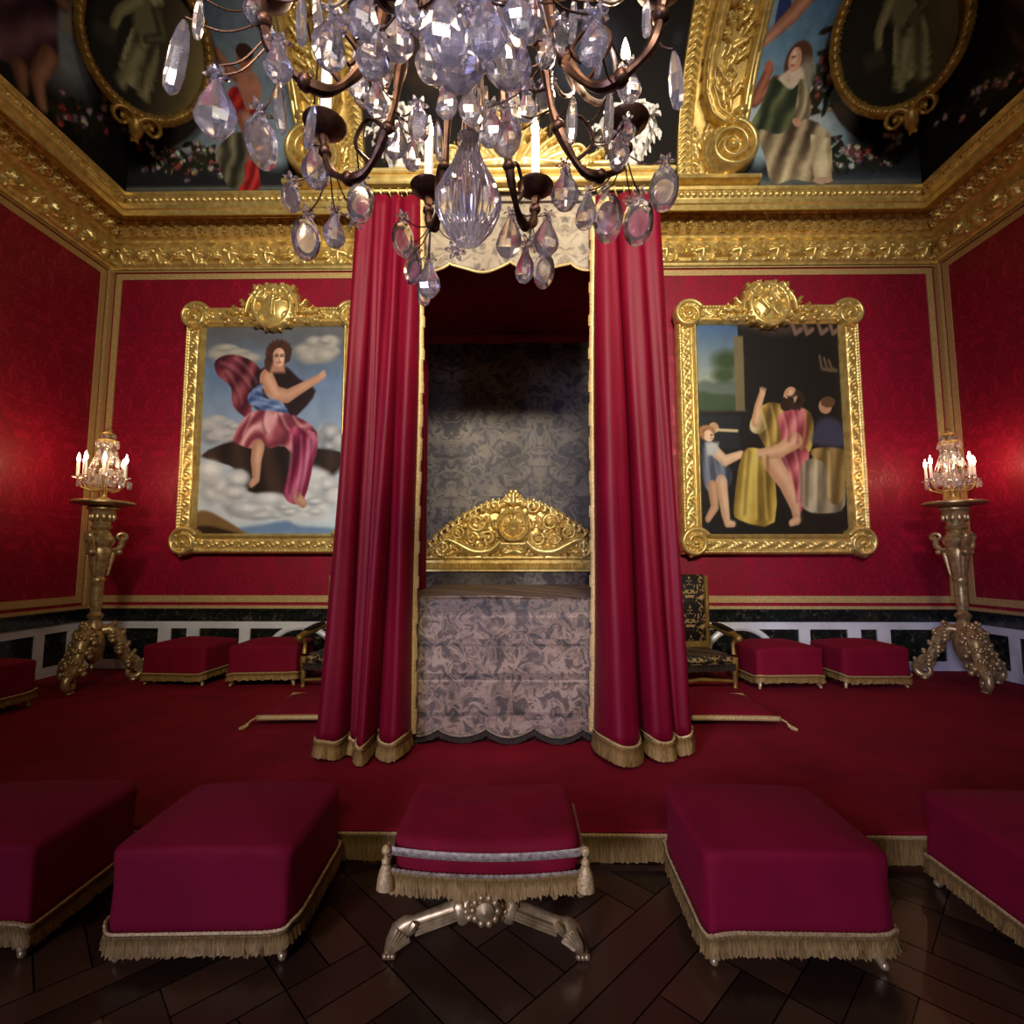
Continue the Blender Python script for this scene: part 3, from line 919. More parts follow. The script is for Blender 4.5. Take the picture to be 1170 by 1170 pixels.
pq.put(np.clip(1.3-np.hypot((pq.X-4.6)/.16, (pq.Y-.95)/.2), 0, 1)*.8, (120, 132, 142))
garland(pq, [(4.9, .35), (4.5, .3), (4.2, .2)], 50, .15, 62)
pq.cloth([(3.5, .2), (3.6, .9), (3.9, 1.0), (4.15, .6), (4.05, .2)], (26, 18, 16), (58, 44, 36), (96, 76, 60), 75, 4)
cove_sheet('right', 'ceiling_cove_right', pq.X[:, 0], pq.Y[0], pq.img)
struct('ceiling', MB().box(XL, XR, YF-.2, YB, 7.16, 7.3), PLASTER)

# ---- gilded scroll consoles on the back cove
def console(mirror, k):
    r = Relief(1.0, 1.95, .011)
    # sheet x 1.70..2.70 -> local -.5...5 ; s = local z
    L = lambda x: x-2.2
    X, Z = r.X, r.Z
    r.flat((X > L(1.72)) & (X < L(2.46+0*Z)) & (Z > .0) & (Z < 1.94) & ((X < L(2.36)) | (Z > .55)), .03)
    r.flat((X > L(1.72)) & (X < L(2.62)) & (Z < .05), .13)
    for a, b in ((1.715, 1.735), (1.875, 1.90)): r.flat((X > L(a)) & (X < L(b)) & (Z > .04), .085)
    q = (Z/.13) % 1
    lf = .05+.035*np.abs(np.sin((q+np.abs((X-L(1.805))/.14)*.9)*PI*2))*np.clip(1-((X-L(1.805))/.075)**2, 0, 1)
    r.H = np.where((X > L(1.735)) & (X < L(1.875)) & (Z > .06), np.maximum(r.H, lf), r.H)
    # stepped outer moulding running up to the right
    for dx, h in ((0, .12), (.05, .09)):
        r.stroke([(L(2.40)+dx, 1.94), (L(2.42)+dx, 1.4), (L(2.40)+dx, .75), (L(2.38)+dx, .6)], .03, .03, h)
    # the S-shaped band and its volute
    band = [((L(2.02), 1.94), .06), ((L(1.99), 1.5), .06), ((L(1.97), 1.15), .06), ((L(1.99), .88), .058), ((L(2.08), .68), .056), ((L(2.2), .6), .055), ((L(2.34), .585), .052)]
    for sh in (-.035, .035):
        r.stroke([(p[0]+sh, p[1]+sh*.6) for p, _ in band], .022, .05, .16)
    r.stroke([p for p, _ in band], [b for _, b in band], .05, .12)
    r.disc(L(2.27), .32, .275, .06, .10)
    r.spiral(L(2.27), .32, .255, 2.6, .05, .09, .15, PI/2-.2, -1)
    for a in np.linspace(0, 2*PI, 15)[:-1]:
        r.leaf(L(2.27)+.17*math.cos(a), .32+.17*math.sin(a), a+.5, .1, .03, .05, .13, 1.2, 1)
    # acanthus sprays on the panel
    rc = np.random.default_rng(4)
    for k in range(34):
        z = .62+1.3*k/34; x = 2.21+.07*math.sin(k*2.4)
        r.leaf(L(x), z, PI/2+rc.uniform(-1.3, 1.3), rc.uniform(.12, .2), .036, .045, .035, rc.uniform(-1.4, 1.4), 3)
    for k in range(14):
        r.leaf(L(1.95+rc.uniform(-.03, .08)), .08+.5*k/14, PI/2+rc.uniform(-1, 1), .12, .034, .04, .03, rc.uniform(-1, 1), 2)
    r.disc(L(2.36), .7, .06, .08, .1); r.disc(L(2.1), 1.62, .05, .06, .08)
    if mirror: r.H = r.H[::-1].copy()
    o = r.mesh('trim_%d' % k, GOLD, None, .0)
    me = o.data
    co = np.empty(len(me.vertices)*3, np.float32); me.vertices.foreach_get('co', co); co = co.reshape(-1, 3)
    O, Z2 = cove_oz(co[:, 2], -co[:, 1]-.005)
    x = co[:, 0]+(-2.17 if mirror else 2.2)
    me.vertices.foreach_set('co', np.stack([x, YB-O, Z2], 1).astype(np.float32).ravel())
    me.update(); me.set_sharp_from_angle(angle=R(60))
    o['kind'] = 'structure'
console(False, 7); console(True, 8)

# ---- oval grisaille medallions in the corners of the cove
def medallion(mirror, label):
    sg = -1 if mirror else 1
    rx, rz = .55, .66
    t = thing('oval_medallion', label, 'painting')
    n = 120
    pic = Pic(90, 110, -1, 1, -1, 1)
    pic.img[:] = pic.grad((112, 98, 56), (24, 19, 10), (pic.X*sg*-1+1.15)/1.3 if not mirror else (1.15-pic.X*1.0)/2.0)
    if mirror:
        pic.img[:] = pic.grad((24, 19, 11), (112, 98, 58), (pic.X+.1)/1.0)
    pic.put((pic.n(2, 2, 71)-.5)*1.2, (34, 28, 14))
    b0, b1, b2 = (48, 45, 28), (96, 92, 60), (148, 140, 102)
    dx = -.1 if mirror else .12
    pic.cloth([(dx-.3, -.8), (dx-.25, -.1), (dx-.1, .2), (dx+.2, .2), (dx+.3, -.2), (dx+.2, -.85), (dx-.05, -.7)], b0, b1, b2, 80, 4)
    pic.poly([(dx-.16, .1), (dx-.2, .5), (dx-.02, .58), (dx+.2, .5), (dx+.2, .1)], b1, .1)
    pic.limb([(dx-.15, .5), (dx-.42, .2), (dx-.5, -.1)], [.1, .08, .06], b1, b2)
    pic.limb([(dx+.16, .48), (dx+.32, .2), (dx+.05, .05)], [.09, .08, .06], b0, b1)
    pic.ell(dx+.08, .7, .12, .15, b2, 0, .3); pic.ell(dx+.1, .78, .14, .1, b0, 0, .5)
    pic.limb([(dx-.05, -.2), (dx-.25, -.75)], [.13, .08], b1, b2)
    pic.poly([(dx-.75, -.3), (dx-.4, -.3), (dx-.4, -.05), (dx-.75, -.05)], b0, .08)
    th = np.linspace(0, 2*PI, 49)
    # canvas: oval disc built as rings
    V = []; C = []
    rr_ = np.linspace(0.001, 1, 46)
    for r_ in rr_:
        for a in th[:-1]:
            u, v = r_*math.cos(a), r_*math.sin(a)
            V.append((u*rx*.86, .0, v*rz*.87))
            i = int((u+1)/2*(pic.W-1)); j = int((v+1)/2*(pic.H-1)); C.append(pic.img[i, j])
    Q = []
    for a in range(len(rr_)-1):
        for b in range(48):
            c = (b+1) % 48
            Q.append((a*48+b, a*48+c, a*48+48+c, a*48+48+b))
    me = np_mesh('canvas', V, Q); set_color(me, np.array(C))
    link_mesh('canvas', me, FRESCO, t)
    r = Relief(rx*2+.2, rz*2+.2, .014)
    X, Z = r.X/rx, (r.Z-rz-.1)/rz
    D = np.hypot(X, Z); A = np.arctan2(Z, X)
    egg = .03*np.abs(np.sin(A*28))
    prof = np.where(D > .84, .04+.07*np.sqrt(np.clip(1-((D-.93)/.1)**2, 0, 1))+egg*np.clip(1-((D-.91)/.05)**2, 0, 1), -1)
    r.H = np.where((D > .84) & (D < 1.03), prof, -1)
    r.mesh('frame', GOLD_DARK, t, .30, (0, 0, -rz-.1))
    o = Relief(.5, .4, .012)
    o.spiral(-.12, .2, .1, 1.6, .03, .06, .02, 0, 1); o.spiral(.12, .2, .1, 1.6, .03, .06, .02, PI, -1)
    o.disc(0, .15, .07, .08, .02, rz=.12); o.leaf(0, .1, -PI/2, .1, .04, .05, .02, 0, 2)
    om = o.mesh('scroll_ornament', GOLD_DARK, t, .2, (0, -.06, -rz-.22))
    # back shell
    mb = MB(); mb.lathe([(.6, -.30), (.92, -.05), (.97, .0)], 40, Matrix.Rotation(R(-90), 4, 'X') @ Matrix.Scale(-1, 4, (0, 0, 1)), rx, rz)
    # placed across the corner, leaning forward with the cove
    t.location = (sg*3.62+.01, 4.50, 6.36)
    yaw = R(-45)*sg
    t.rotation_euler = Euler((R(44), 0, 0), 'XYZ')
    t.rotation_euler = (Matrix.Rotation(yaw, 4, 'Z') @ Matrix.Rotation(R(40), 4, 'X')).to_euler()
    return t
medallion(False, 'oval monochrome medallion with gold egg-moulded frame beside the seated woman in green on the ceiling')
medallion(True, 'oval monochrome medallion with brown gold frame beside the figure with red boots on the ceiling')

# ================================================================== dais
dais = thing('dais', 'low platform covered with crimson carpet that carries the state bed', 'platform', (0, 0, 0))
MB().box(XL+.05, XR-.05, 2.44, YB-.05, .012, DZ-.02).build('plinth', WOOD_D, dais)
cp = MB(); cp.box(XL+.051, XR-.051, 2.42, YB-.051, DZ-.02, DZ, bev=.012); cp.build('carpet', CARPET, dais)
fringe('front_fringe', [(XL+.06, 2.425), (XR-.06, 2.425)], DZ-.02, .125, FRINGE, dais, step=.011, depth=.008)
m = MB(); rope(m, [(XL+.06, 2.414, DZ-.02), (XR-.06, 2.414, DZ-.02)], .008, n=5); m.build('fringe_cord', GALLOON, dais)
MB().box(XL+.05, XR-.05, 2.40, 2.437, .0, .02).build('floor_moulding', WOOD_D, dais)

# ================================================================== pictures on the damask
def frame_relief(W, H, fw):
    r = Relief(W, H, .0095)
    X = r.X; Z = r.Z
    d = np.minimum(np.minimum(X+W/2, W/2-X), np.minimum(Z, H-Z))
    hor = np.minimum(Z, H-Z) < np.minimum(X+W/2, W/2-X)
    along = np.where(hor, X, Z); q = d/fw
    prof = np.interp(q, [0, .06, .14, .2, .28, .62, .72, .80, .86, .93, 1.0], [.03, .07, .075, .06, .055, .06, .05, .085, .09, .05, .035])
    c = np.clip(1-((q-.45)/.2)**2, 0, 1)
    orn = .03*c*(.5+.5*np.sin(along*2*PI/.17+2.2*np.sin(q*9)))*(.6+.4*np.cos(along*2*PI/.057+q*22))
    bead = .012*np.clip(1-((q-.16)/.07)**2, 0, 1)*np.abs(np.sin(along*2*PI/.07))
    r.H = np.where(q <= 1.0, prof+orn+bead, -1)
    return r
def corner_relief(s):
    r = Relief(.42, .42, .009)
    X, Z = r.X, r.Z
    r.flat(np.hypot(X, Z-.21) < .15, .07)
    r.spiral(0, .21, .16, 2.2, .035, .06, .07, .6, 1)
    r.ring(0, .21, .12, .022, .03, .075)
    for a in np.linspace(0, 2*PI, 9)[:-1]:
        r.leaf(.06*math.cos(a), .21+.06*math.sin(a), a, .1, .03, .045, .07, .8, 1)
    for a in (-.75, -.3, .2, .9, 1.9, 2.6, 3.4, 4.2):
        r.leaf(.1*math.cos(a), .21+.1*math.sin(a), a+.4, .1, .03, .045, .05, .5, 1)
    r.disc(0, .21, .04, .05, .09)
    return r
def crest_relief(kind):
    r = Relief(1.3, .56, .009)
    r.disc(0, .27, .2, .09, .05, rz=.22)
    r.ring(0, .27, .21, .035, .05, .09, 1.1)
    for sg in (-1, 1):
        r.spiral(sg*.16, .42, .09, 1.4, .03, .06, .08, PI/2, sg, tail=[((sg*.3, .2), .025), ((sg*.27, .34), .03)])
        r.spiral(sg*.2, .15, .08, 1.4, .028, .05, .08, -PI/2, -sg)
        for k, (x, z, a, ln) in enumerate(((.22, .3, .9, .2), (.28, .26, .5, .2), (.34, .2, .3, .22), (.42, .2, .1, .18), (.26, .14, -.2, .2), (.38, .12, .0, .2), (.5, .15, .1, .12), (.08, .5, 1.2, .1), (.2, .44, 1.0, .13))):
            r.leaf(sg*x, z, a if sg > 0 else PI-a, ln, .036, .05, .06, .7*sg, 2)
        for k in range(9):
            x = .25+.038*k
            r.disc(sg*x, .11+.015*math.sin(k*1.3), .024, .04, .06)
        if kind: r.stroke([(sg*.03, .38), (sg*.1, .3), (sg*.02, .2), (sg*.07, .14)], .02, .035, .13)
    r.leaf(0, .46, PI/2, .09, .05, .05, .08, 0, 2)
    if kind: r.disc(0, .31, .05, .06, .12)
    else:
        r.stroke([(.02, .39), (.07, .36), (.0, .33)], .016, .03, .13); r.stroke([(.02, .39), (.01, .16)], .018, .035, .13)
    for a in np.linspace(-2.8, -.34, 7): r.leaf(.16*math.cos(a), .24+.2*math.sin(a), a, .08, .03, .04, .06, 0, 1)
    return r

def picture(label, xc, z0, W, H, pic, kind):
    t = thing('framed_painting', label, 'painting', (xc, YB-.05, z0))
    fw = .235
    frame_relief(W, H, fw).mesh('frame', GOLD, t, .045)
    painted_sheet('canvas', pic, (-W/2+fw-.02, W/2-fw+.02), (fw-.02, H-fw+.02), OIL, t, -.02)
    cr = corner_relief(1)
    src = None
    for sx in (-1, 1):
        for z in (.13, H-.13):
            if src is None:
                o = src = cr.mesh('corner_ornament', GOLD, t, .0)
            else:
                o = src.copy(); COL.objects.link(o); o.parent = t
            o.location = (sx*(W/2-.13), -.0, z-.21)
            if sx > 0: o.scale = (-1, 1, 1)
    cr2 = crest_relief(kind)
    cr2.mesh('crest_ornament', GOLD, t, .0, (0, -.01, H-.30))
    # a slight forward lean
    t.rotation_euler = (R(.6), 0, 0)
    return t

# left picture: a robed figure seated among clouds (plain stand-in)
p = Pic(190, 300)
p.img[:] = p.grad((214, 222, 226), (104, 128, 160), (p.Y-.05)/.7)
p.put((p.Y-.72+.3*(p.n(2, 4, 2)-.5))*4, (92, 94, 98))
p.put((p.n(2.2, 5, 5)-.55)*2.5*(p.Y > .6), (170, 162, 146))
for c in ((.82, .88, .13, .06, 1), (.2, .86, .16, .04, 2)): p.cloud(*c[:4], (120, 118, 114), (178, 172, 160), c[4])
for c in ((.14, .5, .13, .06, 3), (.93, .46, .1, .07, 4)): p.cloud(*c[:4], (104, 108, 116), (190, 190, 190), c[4])
p.poly([(.02, .37), (.25, .44), (.45, .42), (.85, .4), (1.0, .37), (.98, .3), (.8, .22), (.6, .17), (.4, .17), (.3, .25), (.2, .35)], (42, 28, 22), .03)
p.cloth([(.02, .37), (.25, .44), (.45, .42), (.85, .4), (1.0, .37), (.85, .25), (.6, .18), (.38, .18), (.3, .3)], (26, 18, 14), (48, 32, 26), (74, 54, 42), 100, 5)
for c in ((.16, .25, .14, .08, 5), (.3, .15, .15, .06, 6), (.52, .12, .2, .055, 7), (.85, .2, .16, .09, 8), (.72, .12, .15, .05, 9)): p.cloud(*c[:4], (146, 152, 158), (226, 228, 226), c[4])
p.put(np.clip((.075-p.Y)*40, 0, 1), (200, 214, 222))
p.poly([(.3, .03), (.45, .045), (.62, .065), (.72, .04), (.95, .03), (1, 0), (.3, 0)], (112, 142, 178), .02)
p.poly([(0, .1), (.08, .11), (.2, .07), (.32, .02), (.34, 0), (0, 0)], (124, 96, 56), .015)
p.poly([(0, .035), (.1, .04), (.25, .015), (.3, 0), (0, 0)], (48, 32, 18), .015)
p.cloth([(.08, .83), (.2, .86), (.36, .82), (.42, .74), (.36, .66), (.34, .55), (.22, .61), (.2, .7), (.1, .76)], (54, 18, 28), (112, 44, 56), (168, 96, 100), 55, 7, seed=3)
p.poly([(.36, .76), (.46, .8), (.58, .8), (.68, .74), (.8, .68), (.7, .58), (.6, .54), (.42, .58), (.34, .64)], (38, 24, 26), .015)
p.limb([(.45, .74), (.51, .665), (.6, .655), (.7, .695), (.84, .75)], [.05, .042, .034, .026, .017], (176, 124, 98), (218, 172, 142))
p.cloth([(.33, .67), (.42, .72), (.43, .65), (.56, .63), (.62, .55), (.5, .53), (.4, .6), (.33, .62)], (44, 62, 106), (88, 112, 160), (150, 172, 206), 20, 14)
p.ell(.535, .865, .085, .062, (70, 46, 34)); p.ell(.48, .82, .05, .05, (74, 48, 36), .4)
p.poly([(.49, .82), (.57, .82), (.58, .77), (.47, .77)], (180, 128, 102), .02)
p.ell(.53, .845, .045, .046, (208, 158, 130)); p.ell(.54, .845, .025, .034, (226, 184, 156), 0, .8)
for x in (.512, .552): p.stroke([(x-.012, .853), (x+.012, .853)], .0035, (70, 40, 34))
p.stroke([(.536, .85), (.54, .835)], .004, (170, 112, 90)); p.stroke([(.52, .822), (.55, .822)], .0035, (160, 72, 66))
p.cloth([(.23, .455), (.33, .57), (.46, .585), (.66, .56), (.82, .48), (.8, .34), (.67, .37), (.58, .42), (.5, .405), (.44, .425), (.36, .405), (.29, .42)], (84, 26, 40), (160, 78, 90), (226, 170, 168), 25, 9, seed=5, warp=.3)
p.cloth([(.62, .5), (.8, .48), (.8, .34), (.74, .16), (.64, .15), (.6, .22), (.66, .38)], (92, 14, 44), (154, 44, 82), (216, 140, 164), 65, 7, seed=6)
p.limb([(.41, .405), (.4, .35), (.405, .26), (.375, .237)], [.045, .038, .024, .018], (178, 128, 104), (222, 180, 150))
p.limb([(.7, .17), (.74, .145)], [.03, .022], (178, 128, 104), (214, 170, 142))
# curls of hair, fingers, folds of shade and light
for k in range(16):
    a = .3+k*.36; p.ell(.53+.075*math.cos(a), .865+.05*math.sin(a) if a < 3.4 else .84, .02, .014, (62+9*(k % 3), 42, 32), a, .8)
p.ell(.53, .842, .04, .043, (206, 156, 128), 0, .3); p.ell(.545, .842, .022, .034, (230, 190, 162), 0, .9)
for x in (.515, .552): p.stroke([(x-.01, .85), (x+.01, .851)], .0032, (62, 38, 32)); p.stroke([(x-.012, .858), (x+.012, .86)], .0022, (96, 62, 48))
p.stroke([(.536, .848), (.531, .832), (.54, .83)], .0026, (164, 108, 86)); p.stroke([(.522, .819), (.548, .82)], .0034, (156, 76, 70))
for k in range(4): p.stroke([(.83, .748+.006*k), (.868-.004*k, .757+.007*k)], .0042, (206, 158, 130))
for a, b, c in (((.34, .56), (.3, .5), (.28, .47)), ((.44, .58), (.42, .52), (.46, .48)), ((.54, .57), (.56, .52), (.6, .49)), ((.63, .55), (.68, .5), (.74, .48))):
    p.stroke(p.bend(a, b, c), .006, (92, 34, 46), .02); p.stroke([(q[0]+.022, q[1]+.004) for q in p.bend(a, b, c)], .006, (240, 196, 192), .02)
for a, b, c in (((.66, .46), (.68, .34), (.64, .2)), ((.73, .46), (.75, .32), (.7, .18)), ((.78, .44), (.79, .34), (.74, .2))):
    p.stroke(p.bend(a, b, c), .008, (86, 12, 40), .025); p.stroke([(q[0]-.022, q[1]) for q in p.bend(a, b, c)], .007, (224, 150, 172), .025)
for a, b, c in (((.12, .82), (.24, .8), (.34, .7)), ((.16, .78), (.24, .72), (.28, .62)), ((.22, .84), (.34, .79), (.38, .72))):
    p.stroke(p.bend(a, b, c), .007, (196, 128, 132), .025); p.stroke([(q[0], q[1]-.018) for q in p.bend(a, b, c)], .007, (52, 14, 26), .025)
for a, b in (((.36, .655), (.56, .625)), ((.38, .69), (.5, .645)), ((.44, .62), (.6, .59))): p.stroke([a, b], .004, (170, 190, 222), .021); p.stroke([(a[0], a[1]-.012), (b[0], b[1]-.012)], .004, (36, 50, 90), .021)
p.varnish(.07, 4)
picture('tall gilt framed painting of a robed figure on clouds, half behind the left bed curtain', -2.83, 1.43, 2.07, 2.86, p, False)

# right picture: a robed man with a child in a dark room (plain stand-in)
p = Pic(190, 300)
p.img[:] = p.grad((20, 15, 11), (30, 24, 18), p.X)
sk = p.grad((150, 156, 140), (62, 92, 130), (p.Y-.72)/.28)
p.put((p.X < .3)*(p.Y > .58)*1.0, sk)
p.put((p.X < .3)*(p.Y > .74)*(p.n(2, 7, 3)-.5)*3, (164, 168, 164))
p.put((p.X < .3)*(p.Y > .58)*np.clip((.74-p.Y+.05*(p.n(7, 3, 12)-.5))*50, 0, 1), (92, 104, 92))
p.put((p.X < .3)*(p.Y > .58)*np.clip((.67-p.Y+.05*(p.n(9, 3, 13)-.5))*50, 0, 1), (60, 76, 50))
p.ell(.22, .82, .1, .05, (56, 72, 42), 0, .9); p.ell(.2, .75, .08, .035, (60, 76, 46), 0, .9)
p.poly([(.0, .573), (.34, .573), (.34, .583), (.0, .583)], (52, 46, 34))
p.poly([(.265, .58), (.33, .58), (.335, .94), (.27, .94)], (112, 100, 66), .01)
p.poly([(.25, 1), (.55, .94), (.8, .96), (.8, 1)], (58, 46, 38), .03)
for k, x in enumerate((.68, .76, .86, .94)): p.stroke([(x, 1.0), (x+.02, .95), (x+.06, .97)], .012, (120, 92, 76))
for k in range(3): p.stroke([(.86+.03*k, .84-.01*k), (.87+.035*k, .78), (.93+.02*k, .77)], .008, (96, 80, 58))
p.poly([(0, .4), (.28, .4), (.3, .56), (0, .56)], (30, 32, 34), .02)
p.ell(.11, .5, .035, .026, (190, 150, 112)); p.stroke([(.13, .49), (.27, .485)], .007, (206, 186, 140))
# child in grey blue
p.cloth([(.03, .42), (.1, .43), (.16, .35), (.22, .3), (.2, .22), (.06, .2), (.02, .3)], (44, 48, 60), (86, 92, 108), (140, 146, 158), 75, 9)
p.limb([(.1, .4), (.18, .345), (.29, .375)], [.03, .027, .018], (204, 164, 126), (232, 202, 166))
p.ell(.06, .475, .05, .036, (130, 92, 54)); p.ell(.075, .463, .036, .028, (218, 178, 142)); p.stroke([(.075, .468), (.09, .468)], .003, (80, 50, 40))
p.poly([(.05, .43), (.14, .43), (.13, .38), (.06, .37)], (186, 186, 182), .02)
p.limb([(.15, .24), (.17, .1), (.18, .055), (.22, .05)], [.04, .028, .02, .014], (196, 152, 116), (228, 194, 158))
p.limb([(.09, .22), (.1, .13), (.05, .075)], [.035, .026, .018], (170, 126, 94), (206, 166, 130))
# drapes and robe
p.cloth([(.3, .38), (.42, .4), (.5, .36), (.5, .06), (.26, .07), (.23, .14)], (96, 72, 22), (164, 134, 50), (216, 192, 96), 78, 6, seed=8)
p.cloth([(.38, .56), (.5, .62), (.62, .6), (.78, .57), (.78, .42), (.7, .36), (.5, .38), (.42, .46)], (84, 62, 24), (150, 120, 52), (214, 186, 104), 60, 8)
p.cloth([(.56, .56), (.72, .6), (.76, .5), (.72, .4), (.6, .4), (.56, .48)], (120, 44, 52), (180, 86, 92), (222, 146, 140), 60, 8)
p.cloth([(.42, .36), (.55, .38), (.74, .4), (.74, .3), (.7, .14), (.66, .1), (.6, .2), (.54, .3)], (104, 36, 44), (170, 76, 84), (214, 134, 132), 40, 9, seed=7)
p.limb([(.5, .34), (.58, .25), (.64, .13), (.65, .07)], [.06, .048, .03, .022], (186, 138, 102), (222, 182, 142))
p.limb([(.65, .07), (.61, .055)], [.024, .016], (186, 138, 102), (214, 172, 132))
p.limb([(.67, .44), (.55, .39), (.42, .375)], [.04, .034, .024], (190, 142, 104), (226, 186, 146))
p.cloth([(.37, .54), (.44, .56), (.47, .5), (.41, .47), (.36, .49)], (130, 110, 70), (184, 166, 116), (220, 206, 160), 60, 9)
p.limb([(.4, .53), (.42, .6), (.45, .66)], [.03, .024, .02], (190, 142, 104), (226, 186, 146))
p.ell(.66, .635, .075, .05, (40, 26, 18)); p.ell(.645, .65, .05, .042, (196, 146, 108), .5); p.ell(.62, .615, .05, .035, (48, 30, 20), .4)
p.stroke([(.628, .665), (.65, .658)], .0035, (70, 44, 34)); p.stroke([(.61, .648), (.62, .642)], .005, (226, 176, 136))
# table with white cloth and a listener behind
p.cloth([(.72, .34), (.95, .36), (.98, .14), (.86, .1), (.7, .12), (.68, .24)], (84, 76, 58), (140, 128, 100), (188, 176, 142), 80, 8, seed=4)
p.cloth([(.78, .4), (.98, .4), (1, .32), (.96, .16), (.87, .16), (.86, .32), (.78, .36)], (76, 58, 26), (140, 114, 58), (190, 164, 100), 70, 9, seed=9)
p.poly([(.78, .46), (.84, .54), (.95, .54), (1, .48), (.98, .41), (.8, .42)], (58, 58, 76), .03)
p.ell(.88, .6, .045, .036, (176, 132, 100)); p.ell(.9, .62, .05, .026, (94, 66, 40))
# folds, fingers and features
for a, b, c in (((.35, .38), (.32, .24), (.3, .1)), ((.42, .38), (.4, .22), (.4, .08)), ((.47, .36), (.46, .2), (.47, .08))):
    p.stroke(p.bend(a, b, c), .008, (84, 60, 16), .025); p.stroke([(q[0]-.022, q[1]) for q in p.bend(a, b, c)], .006, (236, 214, 120), .022)
for a, b, c in (((.46, .58), (.5, .5), (.5, .42)), ((.53, .6), (.56, .52), (.55, .44)), ((.76, .56), (.76, .48), (.72, .4))):
    p.stroke(p.bend(a, b, c), .008, (92, 66, 22), .024); p.stroke([(q[0]-.02, q[1]) for q in p.bend(a, b, c)], .006, (232, 204, 124), .02)
for a, b, c in (((.6, .57), (.64, .5), (.62, .44)), ((.68, .57), (.7, .5), (.68, .43)), ((.6, .36), (.66, .28), (.66, .16)), ((.68, .38), (.71, .28), (.69, .16))):
    p.stroke(p.bend(a, b, c), .008, (110, 34, 44), .025); p.stroke([(q[0]-.022, q[1]+.004) for q in p.bend(a, b, c)], .006, (236, 168, 160), .022)
for a, b in (((.74, .33), (.72, .14)), ((.82, .34), (.8, .12)), ((.91, .38), (.9, .18))):
    p.stroke([a, b], .007, (72, 62, 46), .025); p.stroke([(a[0]-.025, a[1]), (b[0]-.025, b[1])], .006, (206, 194, 158), .022)
for k in range(4): p.stroke([(.445+.006*k, .655), (.44+.012*k, .69-.004*abs(k-1))], .0045, (212, 168, 130))
for k in range(4): p.stroke([(.44, .375+.004*k), (.4+.004*k, .368+.008*k)], .0045, (212, 168, 130))
for k in range(12):
    a = k*.5; p.ell(.685+.045*math.cos(a), .63+.035*math.sin(a), .016, .012, (52, 36, 26), a, .8)
p.ell(.65, .665, .026, .014, (222, 178, 140), .4, .8)
for k in range(9): p.ell(.06+.045*math.cos(k*.5), .482+.022*math.sin(k*.5), .014, .01, (156+6*(k % 3), 114, 70), 0, .8)
p.ell(.08, .46, .026, .021, (228, 192, 156), 0, .8); p.stroke([(.088, .466), (.1, .466)], .003, (70, 44, 36)); p.stroke([(.09, .45), (.1, .45)], .003, (170, 90, 80))
for a, b in (((.05, .4), (.07, .25)), ((.1, .38), (.13, .26)), ((.15, .34), (.18, .25))): p.stroke([a, b], .006, (158, 164, 176), .02)
p.varnish(.07, 5)
picture('gilt framed painting of a robed man with a child, right of the bed', 2.84, 1.42, 2.07, 2.86, p, True)

# ================================================================== state bed
bed = thing('state_bed', 'great canopied bed with carved gilt headboard between crimson curtains', 'bed', (-.06, 0, DZ))
def bz(z): return z-DZ
